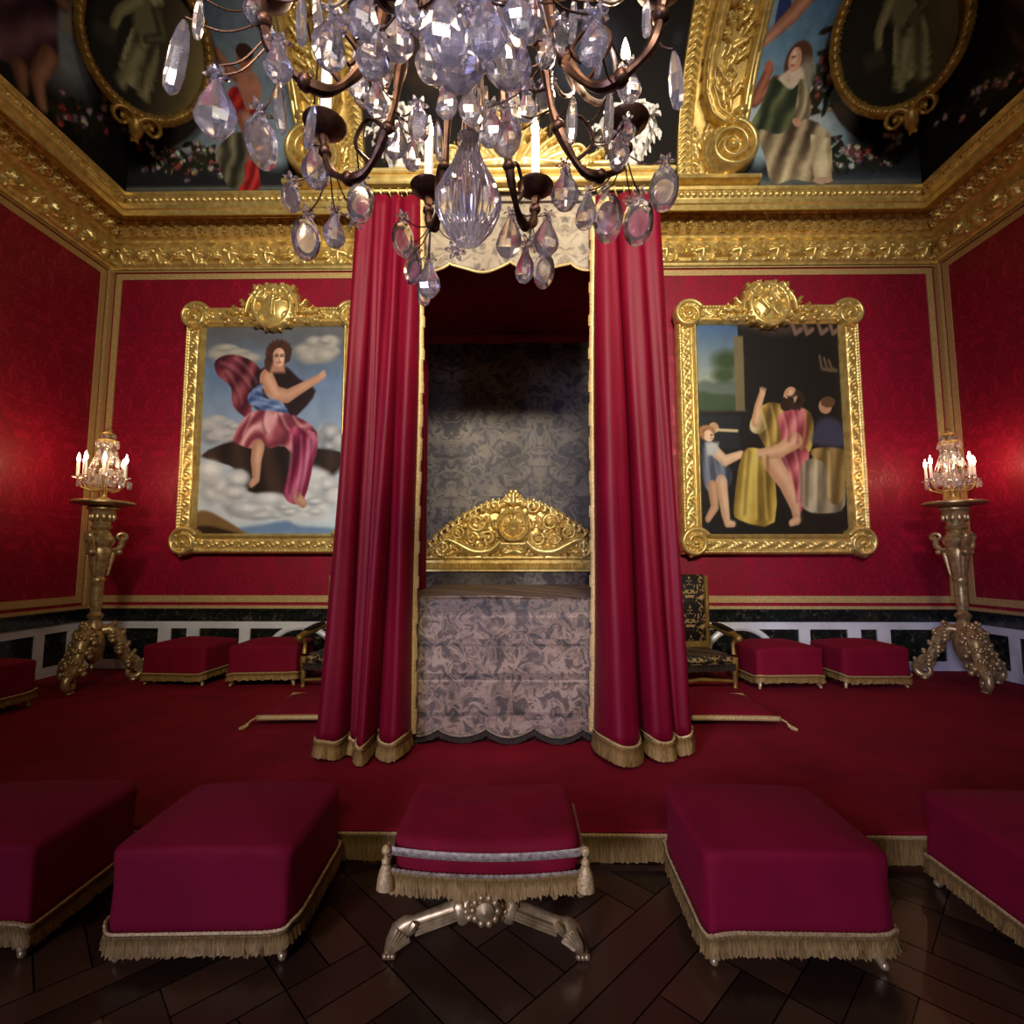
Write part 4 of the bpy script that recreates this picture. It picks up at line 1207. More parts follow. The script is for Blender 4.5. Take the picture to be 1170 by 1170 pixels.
# carved headboard
def headboard():
    W, H = 1.94, .90
    r = Relief(W, H, .0075)
    X, Z = r.X, r.Z
    r.flat((Z < .035) & (np.abs(X) < W/2-.01), .05)
    bd = np.abs(np.sin(X*2*PI/.06))
    r.H = np.where((Z > .03) & (Z < .085), np.maximum(r.H, .045+.025*bd), r.H)
    r.H = np.where((Z >= .085) & (Z < .125), np.maximum(r.H, .03), r.H)
    r.stroke([(-W/2+.03, .14), (W/2-.03, .14)], .022, .04, .03)
    top = np.interp(np.abs(X), [0, .25, .5, .75, .92], [.72, .68, .55, .37, .2])
    r.flat((Z > .1) & (Z < top) & (np.abs(X) < .9), .008)
    g = np.random.default_rng(8)
    for k in range(120):
        x = g.uniform(.02, .88); zt = float(np.interp(x, [0, .25, .5, .75, .92], [.70, .66, .53, .35, .2]))
        z = g.uniform(.17, zt); q = g.uniform(.02, .036)
        for sg in (-1, 1): r.spiral(sg*x, z, q, 1.2, .010, .03, .008, g.uniform(0, 6)*sg, sg)
    for sg in (-1, 1):
        # long reclining scrolls at the foot
        r.spiral(sg*.72, .235, .075, 1.7, .03, .06, .03, -PI/2, sg, tail=[((sg*.14, .30), .03), ((sg*.24, .215), .045), ((sg*.4, .20), .05), ((sg*.54, .265), .04), ((sg*.64, .315), .032), ((sg*.72, .31), .03)][::1])
        r.spiral(sg*.38, .5, .09, 2, .026, .06, .03, 0, sg); r.spiral(sg*.56, .40, .075, 2, .024, .055, .03, PI/2, -sg)
        r.spiral(sg*.26, .34, .07, 1.8, .022, .05, .03, PI, sg); r.spiral(sg*.42, .34, .06, 1.8, .02, .05, .03, 0, -sg)
        r.spiral(sg*.2, .66, .06, 1.6, .02, .05, .03, 0, -sg)
        rr = np.random.default_rng(5)
        for k in range(80):
            x = rr.uniform(.1, .86); zt = float(np.interp(x, [0, .25, .5, .75, .92], [.72, .68, .55, .37, .2]))
            z = rr.uniform(.17, zt)
            a = rr.uniform(0, 2*PI)
            r.leaf(sg*x, z, a if sg > 0 else PI-a, rr.uniform(.07, .13), .02, .045, rr.uniform(.015, .04), sg*rr.uniform(-1.2, 1.2), 2)
        for k in range(15):
            a = .1+k*(PI/2-.28)/14
            x = .90-k*.86/15; z = float(np.interp(x, [0, .25, .5, .75, .92], [.72, .68, .55, .37, .2]))
            r.leaf(sg*x, z-.02, (a*.5+.7) if sg > 0 else PI-(a*.5+.7), .085, .034, .05, .03, 1.3*sg, 3); r.disc(sg*(x+.02), z+.02, .028, .05, .02)
            r.disc(sg*x*.95, z*.97, .02, .04, .04)
        r.stroke([(sg*.93, .15), (sg*.90, .2), (sg*.8, .235)], .03, .03, .03)
    r.disc(0, .46, .19, .03, .03)
    r.leaf(0, .70, PI/2, .17, .055, .06, .04, 0, 3)
    for a in (.2, .6, 1.0, PI-.2, PI-.6, PI-1.0): r.leaf(0, .70, a, .15, .035, .05, .035, 0, 2)
    r.stroke([(-.12, .28), (.12, .28)], .025, .04, .04); r.stroke([(-.08, .2), (.08, .2)], .05, .04, .03)
    for a in np.linspace(.2, PI-.2, 9): r.leaf(.05*math.cos(a), .18+.02*math.sin(a), a, .1, .022, .045, .035, 0, 1)
    return r
hb = headboard().mesh('headboard', GOLD, bed, .05, (0, 5.32, bz(1.245)))
r = Relief(.36, .36, .006)
r.ring(0, .18, .145, .022, .045, .05, 1, 30); r.disc(0, .18, .125, .02, .03)
r.disc(0, .18, .055, .05, .045, rz=.068)
r.stroke([(0, .2), (0, .165)], .008, .02, .09); r.disc(-.02, .195, .01, .014, .085); r.disc(.02, .195, .01, .014, .085); r.stroke([(-.02, .145), (.02, .145)], .007, .012, .085)
for a in np.linspace(0, 2*PI, 17)[:-1]: r.leaf(.06*math.cos(a), .18+.06*math.sin(a), a, .055, .014, .03, .04, 0, 1)
med = r.mesh('medallion', GOLD, hb, .0, (0, -.025, .285))
# frame, bolster panel, backcloth
fr = MB(); fr.box(-.8, .8, 3.56, 5.5, 0, bz(.6)); fr.build('mattress_base', WOOD_D, bed)
hp = MB(); hp.box(-.95, .95, 5.30, 5.40, bz(.6), bz(1.25), bev=.02); hp.build('headboard_panel', BROCADE_BACK, bed)
def cloth_sheet(name, f, nu, nv, m, parent, thick=0.0, two=False):
    V = np.array([f(i/(nu-1), j/(nv-1)) for i in range(nu) for j in range(nv)])
    o = link_mesh(name, np_mesh(name, V, grid_quads(nu, nv), sharp=180), m, parent)
    if thick:
        s = o.modifiers.new('thickness', 'SOLIDIFY'); s.thickness = thick; s.offset = 0
    return o
cloth_sheet('backcloth', lambda a, b: (-1.02+2.04*a, 5.60+.012*math.sin(a*19)*(.4+b), bz(.3)+3.5*b), 60, 12, BROCADE_BACK, bed, .02)
# canopy with tester, cornice and scalloped valance
can = MB()
can.box(-1.10, 1.10, 3.30, 5.72, bz(3.965), bz(4.02))
can.build('tester', VELVET, bed)
cm = MB()
for (x0, x1, y0, y1) in ((-1.12, 1.12, 3.27, 3.33), (-1.12, -1.06, 3.33, 5.72), (1.06, 1.12, 3.33, 5.72)):
    cm.box(x0, x1, y0, y1, bz(3.93), bz(4.0), bev=.012)
    cm.box(x0-.015, x1+.015, y0-.015, y1+.015, bz(4.0), bz(4.035), bev=.012)
cm.build('canopy_cornice', GOLD, bed)
cr = Relief(1.4, .56, .008)
for sg in (-1, 1):
    for k, a in enumerate(np.linspace(PI/2-.12, .25, 7)):
        ln = .42*(1-.35*(k/6))
        cr.leaf(sg*.05*k, .03, a if sg > 0 else PI-a, ln, .045, .06, .02, -.7*sg, 3)
    cr.spiral(sg*.42, .09, .07, 1.6, .025, .06, .02, -PI/2, sg, tail=[((sg*.06, .05), .03), ((sg*.3, .02), .03)])
    cr.spiral(sg*.1, .36, .06, 1.6, .022, .06, .03, 0, -sg)
    cr.leaf(sg*.48, .05, .3 if sg > 0 else PI-.3, .2, .035, .05, .02, .5*sg, 2)
cr.leaf(0, .1, PI/2, .42, .05, .07, .03, 0, 3); cr.stroke([(-.64, .02), (.64, .02)], .03, .05, .02)
cr.mesh('canopy_crest', GOLD, bed, .03, (.03, 3.30, bz(4.02)))
def valance(a, b):
    x = -1.05+2.1*a
    sc = abs(math.sin((a*5+.5)*PI))
    bot = 3.36+.055*(1-sc**.7)+.01*math.sin(a*40)
    return (x, 3.40+.012*math.sin(a*37)*(1-b), bz(bot+(3.96-bot)*b))
vl = cloth_sheet('valance', valance, 150, 14, BROCADE_VAL, bed, .012)
mm = MB(); rope(mm, [Vector(valance(k/150, 0))+Vector((0, -.012, 0)) for k in range(151)], .009); mm.build('valance_edging', GALLOON, bed)
mm = MB(); mm.tube([(-1.06, 3.29, bz(3.885)), (1.06, 3.29, bz(3.885))], .011, 8); mm.build('curtain_rod', GOLD, bed)

# bedspread: front drop with scalloped hem, flat top
def spread_front(a, b):
    x = -.78+1.56*a
    sc = abs(math.sin((a*5.0)*PI))
    bot = .275-.055*sc**.8
    z = bot+(1.105-bot)*b
    y = 3.47-.02*(1-b)+.012*math.sin(a*24+b*2)*(1-b)+(.03*(b**10))
    ex = max(0, abs(a-.5)*2-.93)/.07
    return (x*(1-.012*b), y+.05*ex*ex, z)
bs = thing('bedspread', 'grey and rose brocade bedspread with scalloped hem covering the state bed', 'bedspread', (-.06, 0, 0))
cloth_sheet('front_drop', spread_front, 140, 60, BROCADE_BED, bs, .01)
def spread_top(a, b):
    x = -.772+1.544*a
    z = 1.105+.028*math.sin(PI*min(1, b*1.2))*math.sin(PI*a)**.5+.012*math.sin(b*9+a*5)*(1-abs(2*a-1))
    return (x, 3.50+1.80*b, z)
cloth_sheet('top', spread_top, 40, 40, BROCADE_BED, bs, .012)
def spread_side(sg):
    def f(a, b): return (sg*(.785+.014*math.sin(a*30)*(1-b)), 3.52+1.78*a, .24+.868*b)
    return f
for sg in (-1, 1): cloth_sheet('side_drop', spread_side(sg), 50, 10, BROCADE_BED, bs, .01)
hem = [spread_front(k/100, 0.02) for k in range(101)]
fringe('hem_fringe', [(h[0], h[1]+.018) for h in hem], [h[2]+.01 for h in hem], .085, FRINGE_DARK, bs, step=.008)
mm = MB(); rope(mm, [Vector(spread_front(k/120, 0))+Vector((0, -.006, 0)) for k in range(121)], .008); mm.build('hem_cord', BROCADE_VAL, bs)

# ================================================================== bed curtains
def curtain_path(lobes, y0, depth, n=36, power=.55):
    """plan curve of rounded pleats; lobes: list of (x0, x1, fullness)"""
    pts = []
    for k, (a, b, f) in enumerate(lobes):
        for i in range(n):
            t = i/n
            x = a+(b-a)*(.5-.5*math.cos(PI*t)*(1+.15*math.cos(PI*t)**2)/1.15)
            y = y0-depth*f*(math.sin(PI*t)**power)+.05*depth*math.sin(t*13+k)
            pts.append((x, y))
    pts.append((lobes[-1][1], y0))
    return pts
def bed_curtain(label, sg, bot, top, zb, zt, parent_loc, yb, yt):
    t = thing('bed_curtain', label, 'curtain', parent_loc, group=None)
    B = np.array(curtain_path(bot, yb, .24)); T = np.array(curtain_path(top, yt, .07))
    # the outer edge turns back along the bed
    k = 26
    o_b = [(B[-1 if sg > 0 else 0][0]+sg*.03*math.sin(i*.75), B[-1 if sg > 0 else 0][1]+.5*i/k) for i in range(1, k+1)]
    o_t = [(T[-1 if sg > 0 else 0][0]+sg*.02*math.sin(i*.75), T[-1 if sg > 0 else 0][1]+.5*i/k) for i in range(1, k+1)]
    if sg > 0: B = np.vstack([B, o_b]); T = np.vstack([T, o_t])
    else: B = np.vstack([o_b[::-1], B]); T = np.vstack([o_t[::-1], T])
    nv = 48
    V = []
    for i in range(len(B)):
        for j in range(nv):
            b = j/(nv-1)
            e = b**.85
            x = B[i, 0]*(1-e)+T[i, 0]*e; y = B[i, 1]*(1-e)+T[i, 1]*e
            y += .004*math.sin(i*.21+b*5); x += .006*math.sin(b*7+i*.13)
            hd = .02*math.sin(b*PI) if b > .9 else 0
            V.append((x, y+hd, zb+(zt-zb)*b))
    V = np.array(V).reshape(len(B), nv, 3)
    c = link_mesh('drape', np_mesh('drape', V.reshape(-1, 3), grid_quads(len(B), nv), sharp=180), CURTAIN, t)
    s = c.modifiers.new('thickness', 'SOLIDIFY'); s.thickness = .012; s.offset = 0
    zt_f = [zb+.02+.012*math.sin(k*.2) for k in range(len(B))]
    fringe('bottom_fringe', [(q[0], q[1]-.012) for q in V[:, 0, :]], zt_f, zb+.02-DZ-.024, FRINGE, t, jitter=.1, step=.007, depth=.012)
    mm = MB(); rope(mm, [(q[0], q[1]-.022, z+.004) for q, z in zip(V[:, 0, :], zt_f)], .008, n=5); mm.build('fringe_cord', GALLOON, t)
    # braid down the inner edge
    e = V[0 if sg > 0 else -1]
    mm = MB()
    w_ = .038
    for j in range(nv-1):
        p0, p1 = e[j], e[j+1]
        w0 = w_*(1+.15*math.sin(j*2.2))
        b = len(mm.v)
        for q in (p0, p1):
            mm.v += [(q[0]-sg*w0*.9, q[1]-.02, q[2]), (q[0]+sg*w_*.3, q[1]-.026, q[2]), (q[0]+sg*w_*.3, q[1]+.012, q[2]), (q[0]-sg*w0*.9, q[1]+.008, q[2])]
        for k2 in range(4): mm.f.append((b+k2, b+(k2+1) % 4, b+4+(k2+1) % 4, b+4+k2))
    mm.build('edge_braid', GALLOON, t, sharp=180)
    ring = None
    for f in np.linspace(.04, .96, 8):
        i = int(f*(len(T)-1))
        if ring is None:
            rb = MB(); rb.tube([(.026*math.cos(a), 0, .026*math.sin(a)) for a in np.linspace(0, 2*PI, 19)[:-1]], .005, 6, closed=True)
            ring = o = rb.build('curtain_ring', GOLD, t)
        else:
            o = ring.copy(); COL.objects.link(o); o.parent = t
        x = min(T[:, 0])+(max(T[:, 0])-min(T[:, 0]))*f
        o.location = (x, 3.29, zt+.025); o.rotation_euler = (0, 0, R(70))
    return t
bed_curtain('crimson bed curtain left of the headboard, overlapping the picture of a figure on clouds', -1,
            [(-1.245, -1.075, 1.0), (-1.04, -.965, .75), (-.98, -.885, 1.25), (-.855, -.69, 1.0)],
            [(-1.11, -1.0, .8), (-1.0, -.89, 1.0), (-.89, -.79, .9), (-.79, -.68, .8)], .265, 3.845, (0, 0, 0), 3.38, 3.34)
bed_curtain('crimson bed curtain right of the headboard, in front of the black brocade armchair', 1,
            [(.475, .735, 1.35), (.765, .94, 1.0), (.945, 1.07, .6)],
            [(.525, .665, .9), (.68, .82, 1.0), (.825, .955, .8)], .275, 3.845, (0, 0, 0), 3.40, 3.34)
def side_curtain(label, x0, sg):
    t = thing('bed_curtain', label, 'curtain', (x0, 0, 0))
    def f(a, b):
        y = 3.75+.95*a
        return (sg*(.045*math.sin(a*2*PI*5)*(1-.3*b)+.035*a*-1), y, DZ+.03+3.70*b)
    cloth_sheet('drape', f, 120, 20, CURTAIN, t, .01)
    mm = MB(); mm.box(-.012, .016, 3.715, 3.745, DZ+.03, 3.86); mm.build('edge_braid', GALLOON, t)
    return t
side_curtain('crimson side curtain hanging inside the left bed curtain, along the bed', -.84, 1)
side_curtain('crimson side curtain along the far side of the bed, behind the right bed curtain', .90, -1)

# white plumes at the canopy corners
def plume(label, x):
    t = thing('plume_bouquet', label, 'plumes', (x, 3.50, 4.035))
    ub = MB(); ub.lathe([(.05, 0), (.055, .02), (.03, .035), (.05, .07), (.075, .11), (.06, .13)], 18); ub.build('cup', GOLD, t)
    rr = np.random.default_rng(int(abs(x)*10)+2)
    for k in range(9):
        a = 2*PI*k/8; ln = .34 if k < 8 else .42
        ro = .17 if k < 8 else 0
        mb = MB()
        spine = [Vector((math.cos(a)*ro*(s**1.3), math.sin(a)*ro*(s**1.3), .1+ln*(math.sin(s*PI*.62)))) for s in np.linspace(0, 1, 9)]
        rad = [.02, .05, .07, .08, .085, .085, .075, .055, .025]
        mb.tube(spine, [q*(1+.08*rr.random()) for q in rad], 9, flat=.9)
        for _ in range(26):
            s = rr.integers(2, 9); p = spine[s]; d = Vector(rr.normal(0, 1, 3)).normalized()
            q = p+d*rad[s]*.85
            mb.tube([q, q+d*.025+Vector((0, 0, -.01)), q+d*.035+Vector((0, 0, -.035))], [.018, .014, .003], 5)
        mb.build('feather', FEATHER, t)
    t.scale = (1.2, 1.2, 1.12)
    return t
plume('white feather plume on the left front corner of the bed canopy', -.87)
plume('white feather plume on the right front corner of the bed canopy', .80)

# ================================================================== covered stools
def make_stool(w_=.63, d_=.54, h=.42, seed=1, name_label='', grp=None):
    """square stool under a loose crimson cover; foot z = 0"""
    t = thing('covered_stool', name_label, 'stool', group=grp)
    rr = np.random.default_rng(seed)
    nv, nu = 16, 96
    def ring_pt(a, sx, sy, e):
        c, s = math.cos(a), math.sin(a)
        return (sx*math.copysign(abs(c)**(2/e), c), sy*math.copysign(abs(s)**(2/e), s))
    A = [2*PI*k/nu for k in range(nu)]
    zb = .115
    V = []
    prof = [(0, 1.0), (.15, .995), (.4, .985), (.65, .985), (.82, .995), (.90, .998), (.945, .99), (.975, .965), (.992, .92), (1.0, .85)]
    for f, g in prof:
        for k, a in enumerate(A):
            e = 14 if f < .9 else 12
            wob = 1+.012*math.sin(a*3+seed)*(1-f)+.008*math.sin(a*7+seed*2)*(1-f)
            x, y = ring_pt(a, w_/2*g*wob, d_/2*g*wob, e)
            sag = .012*math.sin(a*2+seed*1.7)*(1-f)
            sadd = -.010*(abs(x)/(w_/2))**2 if f > .9 else 0
            V.append((x, y, zb+sag+(h-.028-zb)*f+sadd))
    for g, e_ in ((.75, 8), (.6, 6), (.45, 4), (.3, 3), (.15, 2), (.05, 2)):
        for a in A:
            x, y = ring_pt(a, w_/2*g, d_/2*g, e_)
            V.append((x, y, h-.028+.034*(1-(g/.85)**2)-.010*(abs(x)/(w_/2))**2))
    n = len(prof)+6
    Q = []
    for i in range(n-1):
        for k in range(nu):
            j = (k+1) % nu
            Q.append((i*nu+k, i*nu+j, (i+1)*nu+j, (i+1)*nu+k))
    V.append((0, 0, h+.006))
    T3 = [((n-1)*nu+k, (n-1)*nu+(k+1) % nu, len(V)-1) for k in range(nu)]
    c = link_mesh('cover', np_mesh('cover', V, Q, T3, sharp=180), COVER, t)
    s = c.modifiers.new('thickness', 'SOLIDIFY'); s.thickness = .006; s.offset = -1
    ring = [V[k] for k in range(nu)]
    fringe('fringe', [(p[0]*1.006, p[1]*1.006) for p in ring][::1], [p[2]+.012 for p in ring], .075, FRINGE, t, closed=True, jitter=.25, step=.007, depth=.012)
    mm = MB(); rope(mm, [(p[0]*1.025, p[1]*1.025, p[2]+.014) for p in ring+ring[:1]], .007, n=5); mm.build('fringe_cord', GALLOON, t)
    leg = None
    for sx in (-1, 1):
        for sy in (-1, 1):
            if leg is None:
                lb = MB()
                lb.tube([(0, 0, .34), (0, 0, .2), (.0, 0, .12), (.012, 0, .07), (.03, 0, .035), (.04, 0, .015)], [.022, .024, .03, .026, .02, .014], 10)
                lb.ball((.042, 0, .017), .016, 10); lb.ball((.018, 0, .085), .03, 10)
                leg = o = lb.build('leg', GOLD_PALE, t)
            else:
                o = leg.copy(); COL.objects.link(o); o.parent = t
            o.location = (sx*(w_/2-.065), sy*(d_/2-.065), 0)
            o.rotation_euler = (0, 0, math.atan2(sy, sx))
    ap = MB(); ap.box(-w_/2+.06, w_/2-.06, -d_/2+.06, d_/2-.06, .2, .3); ap.build('seat_frame', BLACKWOOD, t)
    return t
FG, DG = 'covered stools on the parquet', 'covered stools on the carpeted dais'
stools = [
    # x, y, z, rz, label, group
    (-1.095, 2.10, 0, .03, 'crimson covered stool on the parquet just left of the crossed-leg stool', FG, 1),
    (.94, 2.10, 0, -.02, 'crimson covered stool on the parquet just right of the crossed-leg stool', FG, 2),
    (-1.99, 2.10, 0, .02, 'crimson covered stool cut by the left edge of the photo, on the parquet', FG, 3),
    (2.02, 2.06, 0, -.03, 'dark crimson covered stool cut by the right edge of the photo, on the parquet', FG, 4),
    (-3.30, 5.24, DZ, -.08, 'crimson covered stool on the dais by the left candle stand', DG, 5),
    (-2.47, 5.22, DZ, .08, 'crimson covered stool on the dais beside the armchair behind the left curtain', DG, 6),
    (2.51, 5.18, DZ, .07, 'crimson covered stool on the dais beside the right armchair', DG, 7),
    (3.34, 5.22, DZ, .04, 'crimson covered stool on the dais by the right candle stand', DG, 8),
    (-4.30, 4.02, DZ, PI/2-.1, 'dark crimson covered stool against the left wall in front of the candle stand', DG, 9),
    (4.56, 4.20, DZ, PI/2+.05, 'dark crimson covered stool against the right wall, cut by the photo edge', DG, 10),
]
for x, y, z, rz, lb, g, sd in stools:
    big = z > 0
    s = make_stool(.66 if big else .63, .54, .42, sd, lb, g)
    s.location = (x, y, z); s.rotation_euler = (0, 0, rz)

# ================================================================== crossed-leg stool
xs_ = thing('folding_stool', 'crossed-leg stool with tasselled crimson seat cushion and carved silvery legs in the middle foreground', 'stool', (-.115, 2.085, 0))
def cushion_mesh(w_, d_, z0, th, dome, sag, n=30, e=9):
    V = []; Q = []
    A = [2*PI*k/96 for k in range(96)]
    rings = [(.90, z0), (.97, z0+th*.08), (1.0, z0+th*.3), (1.0, z0+th*.6), (.985, z0+th*.85), (.95, z0+th)]
    for g, z in rings:
        for a in A:
            c, s = math.cos(a), math.sin(a)
            x = w_/2*g*math.copysign(abs(c)**(2/e), c); y = d_/2*g*math.copysign(abs(s)**(2/e), s)
            V.append((x, y, z-sag*(1-(x/(w_/2))**2)*(1 if y < 0 else .6)*(1 if abs(y) > d_*.3 else .5)))
    for g in (.85, .7, .5, .3, .1, .01):
        for a in A:
            c, s = math.cos(a), math.sin(a)
            x = w_/2*g*math.copysign(abs(c)**(2/e), c); y = d_/2*g*math.copysign(abs(s)**(2/e), s)
            V.append((x, y, z0+th+dome*(1-g**2)-sag*(1-(x/(w_/2))**2)*(.3+.7*g)))
    n_ = len(rings)+6
    for i in range(n_-1):
        for k in range(96):
            j = (k+1) % 96
            Q.append((i*96+k, i*96+j, (i+1)*96+j, (i+1)*96+k))
    return V, Q
V, Q = cushion_mesh(.66, .47, .285, .125, .02, .022)
link_mesh('seat_cushion', np_mesh('seat_cushion', V, Q, sharp=180), VELVET, xs_)
def rect_path(w_, d_, sag, z, rad=.03, n=14):
    out = []
    def arc(cx, cy, a0):
        for k in range(5):
            a = a0+k*PI/8
            out.append((cx+rad*math.cos(a), cy+rad*math.sin(a)))
    W, D = w_/2-rad, d_/2-rad
    seq = [((-W, -D), PI), ((W, -D), -PI/2), ((W, D), 0), ((-W, D), PI/2)]
    res = []
    for i, ((cx, cy), a0) in enumerate(seq):
        for k in range(5):
            a = a0+k*PI/8
            res.append((cx+rad*math.cos(a), cy+rad*math.sin(a)))
        (nx, ny), na = seq[(i+1) % 4]
        p = res[-1]; q = (nx+rad*math.cos(na), ny+rad*math.sin(na))
        for k in range(1, n): res.append((p[0]+(q[0]-p[0])*k/n, p[1]+(q[1]-p[1])*k/n))
    return [(x, y, z-sag*(1-(x/(w_/2))**2)*(1 if abs(y) > d_*.3 else .5)*(1 if y < 0 else .6)) for x, y in res]
br = rect_path(.672, .482, .022, .375)
mm = MB()
br = [q for q in br if q[1] < -.19]
br.sort(key=lambda q: (q[0] if q[1] < -.225 else q[0]*1.02-(q[1]+.25)*(1 if q[0] < 0 else -1)*.01))
nb = len(br)
for k in range(nb-1):
    p = br[k]; q = br[k+1]; b = len(mm.v)
    for r_ in (p, q):
        sc_ = 1.012
        mm.v += [(r_[0], r_[1], r_[2]-.014), (r_[0]*sc_, r_[1]*sc_, r_[2]-.012), (r_[0]*sc_, r_[1]*sc_, r_[2]+.012), (r_[0], r_[1], r_[2]+.014)]
    for k2 in range(3): mm.f.append((b+k2, b+4+k2, b+5+k2, b+k2+1))
mm.build('braid_band', BRAID, xs_, sharp=180)
fp = rect_path(.675, .485, .022, .315)
fringe('fringe', [(q[0], q[1]) for q in fp], [q[2] for q in fp], .085, FRINGE, xs_, closed=True, jitter=.35, step=.006, depth=.01)
mm = MB(); rope(mm, [(q[0]*1.012, q[1]*1.012, q[2]) for q in fp+fp[:1]], .008, n=6); mm.build('fringe_cord', BRAID, xs_)
for sx in (-1, 1):
    mm = MB(); tassel(mm, (sx*.338, -.245, .378), 1.05)
    mm.build('tassel', GALLOON, xs_)
ap = MB(); ap.box(-.29, .29, -.21, .21, .26, .295, bev=.01); ap.build('seat_webbing', VELVET, xs_)
def x_leg(y, sg):
    """one carved fluted bar from foot to the opposite rail"""
    mb = MB()
    pts = [(-.335, .004), (-.332, .02), (-.322, .05), (-.30, .085), (-.27, .103), (-.25, .112), (-.17, .137), (-.10, .158), (-.08, .162), (0, .185), (.09, .21), (.18, .235), (.255, .265)]
    rad = [.014, .022, .026, .034, .033, .022, .026, .031, .038, .042, .03, .026, .024]
    P = [Vector((sg*x, y, z)) for x, z in pts]
    mb.tube(P, rad, 12, flat=.8)
    # claw foot
    for q in range(5):
        a = (q-2)*.5; mb.tube([(sg*(-.30+.01*q), y-.022, .105-.008*q), (sg*(-.318+.004*q), y-.034, .07-.004*q), (sg*(-.33+.004*q), y-.024, .03)], [.01, .011, .004], 6)
    for q in (-.016, .006, .028): mb.ball((sg*(-.335+q*.6), y-.012, .012), .013, 8, sz=.9)
    mb.tube([(sg*-.262, y-.03, .10), (sg*-.25, y-.034, .115), (sg*-.24, y-.03, .13)], [.012, .016, .012], 7)
    for off in (-.012, 0, .012):                 # fluting on the lower bar
        a, b = Vector((sg*-.24, y-.024, .10+off)), Vector((sg*-.09, y-.027, .155+off))
        mb.tube([a, b], .0055, 6)
    c = Vector((sg*-.085, y, .157)); mb.box(-.02, .02, -.034, .034, -.036, .036, Matrix.Translation(c) @ Matrix.Rotation(-sg*.35, 4, 'Y'), .008)
    for k in range(6):
        a = 2*PI*k/6; mb.ball((sg*-.045+.022*math.cos(a), y-.03, .168+.022*math.sin(a)), .012, 8)
    mb.ball((sg*-.045, y-.034, .168), .013, 8)
    return mb.build('leg', GOLD_PALE, xs_)
for y in (-.19, .19):
    x_leg(y, 1); x_leg(y+.005, -1)
    mb = MB()
    M = Matrix.Translation((0, y-.055, .19)) @ Matrix.Rotation(R(90), 4, 'X')
    mb.lathe([(.058, -.05), (.06, -.012), (.052, .0), (.03, .004), (.03, .014), (.0, .024)], 22, M)
    for k in range(10):
        a = 2*PI*k/10; mb.ball((.042*math.cos(a), y-.058, .19+.042*math.sin(a)), .013, 8)
    mb.build('rosette', GOLD_PALE, xs_)
mb = MB(); mb.tube([(0, -.2, .185), (0, -.1, .19), (0, 0, .195), (0, .1, .19), (0, .2, .185)], [.018, .022, .032, .022, .018], 12); mb.build('stretcher', GOLD_PALE, xs_)

# ================================================================== floor cushions
def floor_cushion(label, x, y, rz):
    t = thing('floor_cushion', label, 'cushion', (x, y, DZ), rz, 'tasselled kneeling cushions beside the bed')
    W = .64; n = 40
    V = []; Q = []
    for sgn in (1, -1):
        for i in range(n):
            for j in range(n):
                u = 2*i/(n-1)-1; v = 2*j/(n-1)-1
                pin = 1-.05*(1-u*u)*0
                f = max(0.0, (1-abs(u)**3.0)*(1-abs(v)**3.0))**.55
                V.append((u*W/2*(1-.03*(1-v*v)), v*W/2*(1-.03*(1-u*u)), .062+sgn*.058*f))
    q = grid_quads(n, n)
    Q = np.vstack([q, q[:, ::-1]+n*n])
    link_mesh('cushion', np_mesh('cushion', V, Q, sharp=180), VELVET, t)
    def edge(k, s):
        v = 2*s-1; a = W/2*(1-.03*(1-v*v))
        return [(v*W/2, -a, .062), (a, v*W/2, .062), (-v*W/2, a, .062), (-a, -v*W/2, .062)][k]
    for k in (0, 2):
        mm = MB(); mm.tube([edge(k, s) for s in np.linspace(.01, .99, 20)], .02, n=10)
        mm.build('gold_piping', GALLOON, t, sharp=180)
    for sx in (-1, 1):
        for sy in (-1, 1):
            mm = MB()
            M = Vector((sx*W/2, sy*W/2, .06)); d = Vector((sx*.05, sy*.055, 0))
            mm.tube([M, M+d*.5+Vector((0, 0, -.012)), M+d*.7+Vector((0, 0, -.03))], .007, 7)
            mm.ball(M+d*.75+Vector((0, 0, -.033)), .014, 10)
            mm.tube([M+d*.8+Vector((0, 0, -.038)), M+d*1.05+Vector((0, 0, -.045)), M+d*1.5+Vector((0, 0, -.05))], [.012, .017, .011], 9)
            mm.build('tassel', GALLOON, t)
    return t
floor_cushion('crimson floor cushion with gold piping and tassels, right of the bed below the armchair', 1.57, 4.17, -.02)
floor_cushion('crimson floor cushion with gold piping and tassels, half hidden by the left bed curtain', -1.60, 4.14, .03)

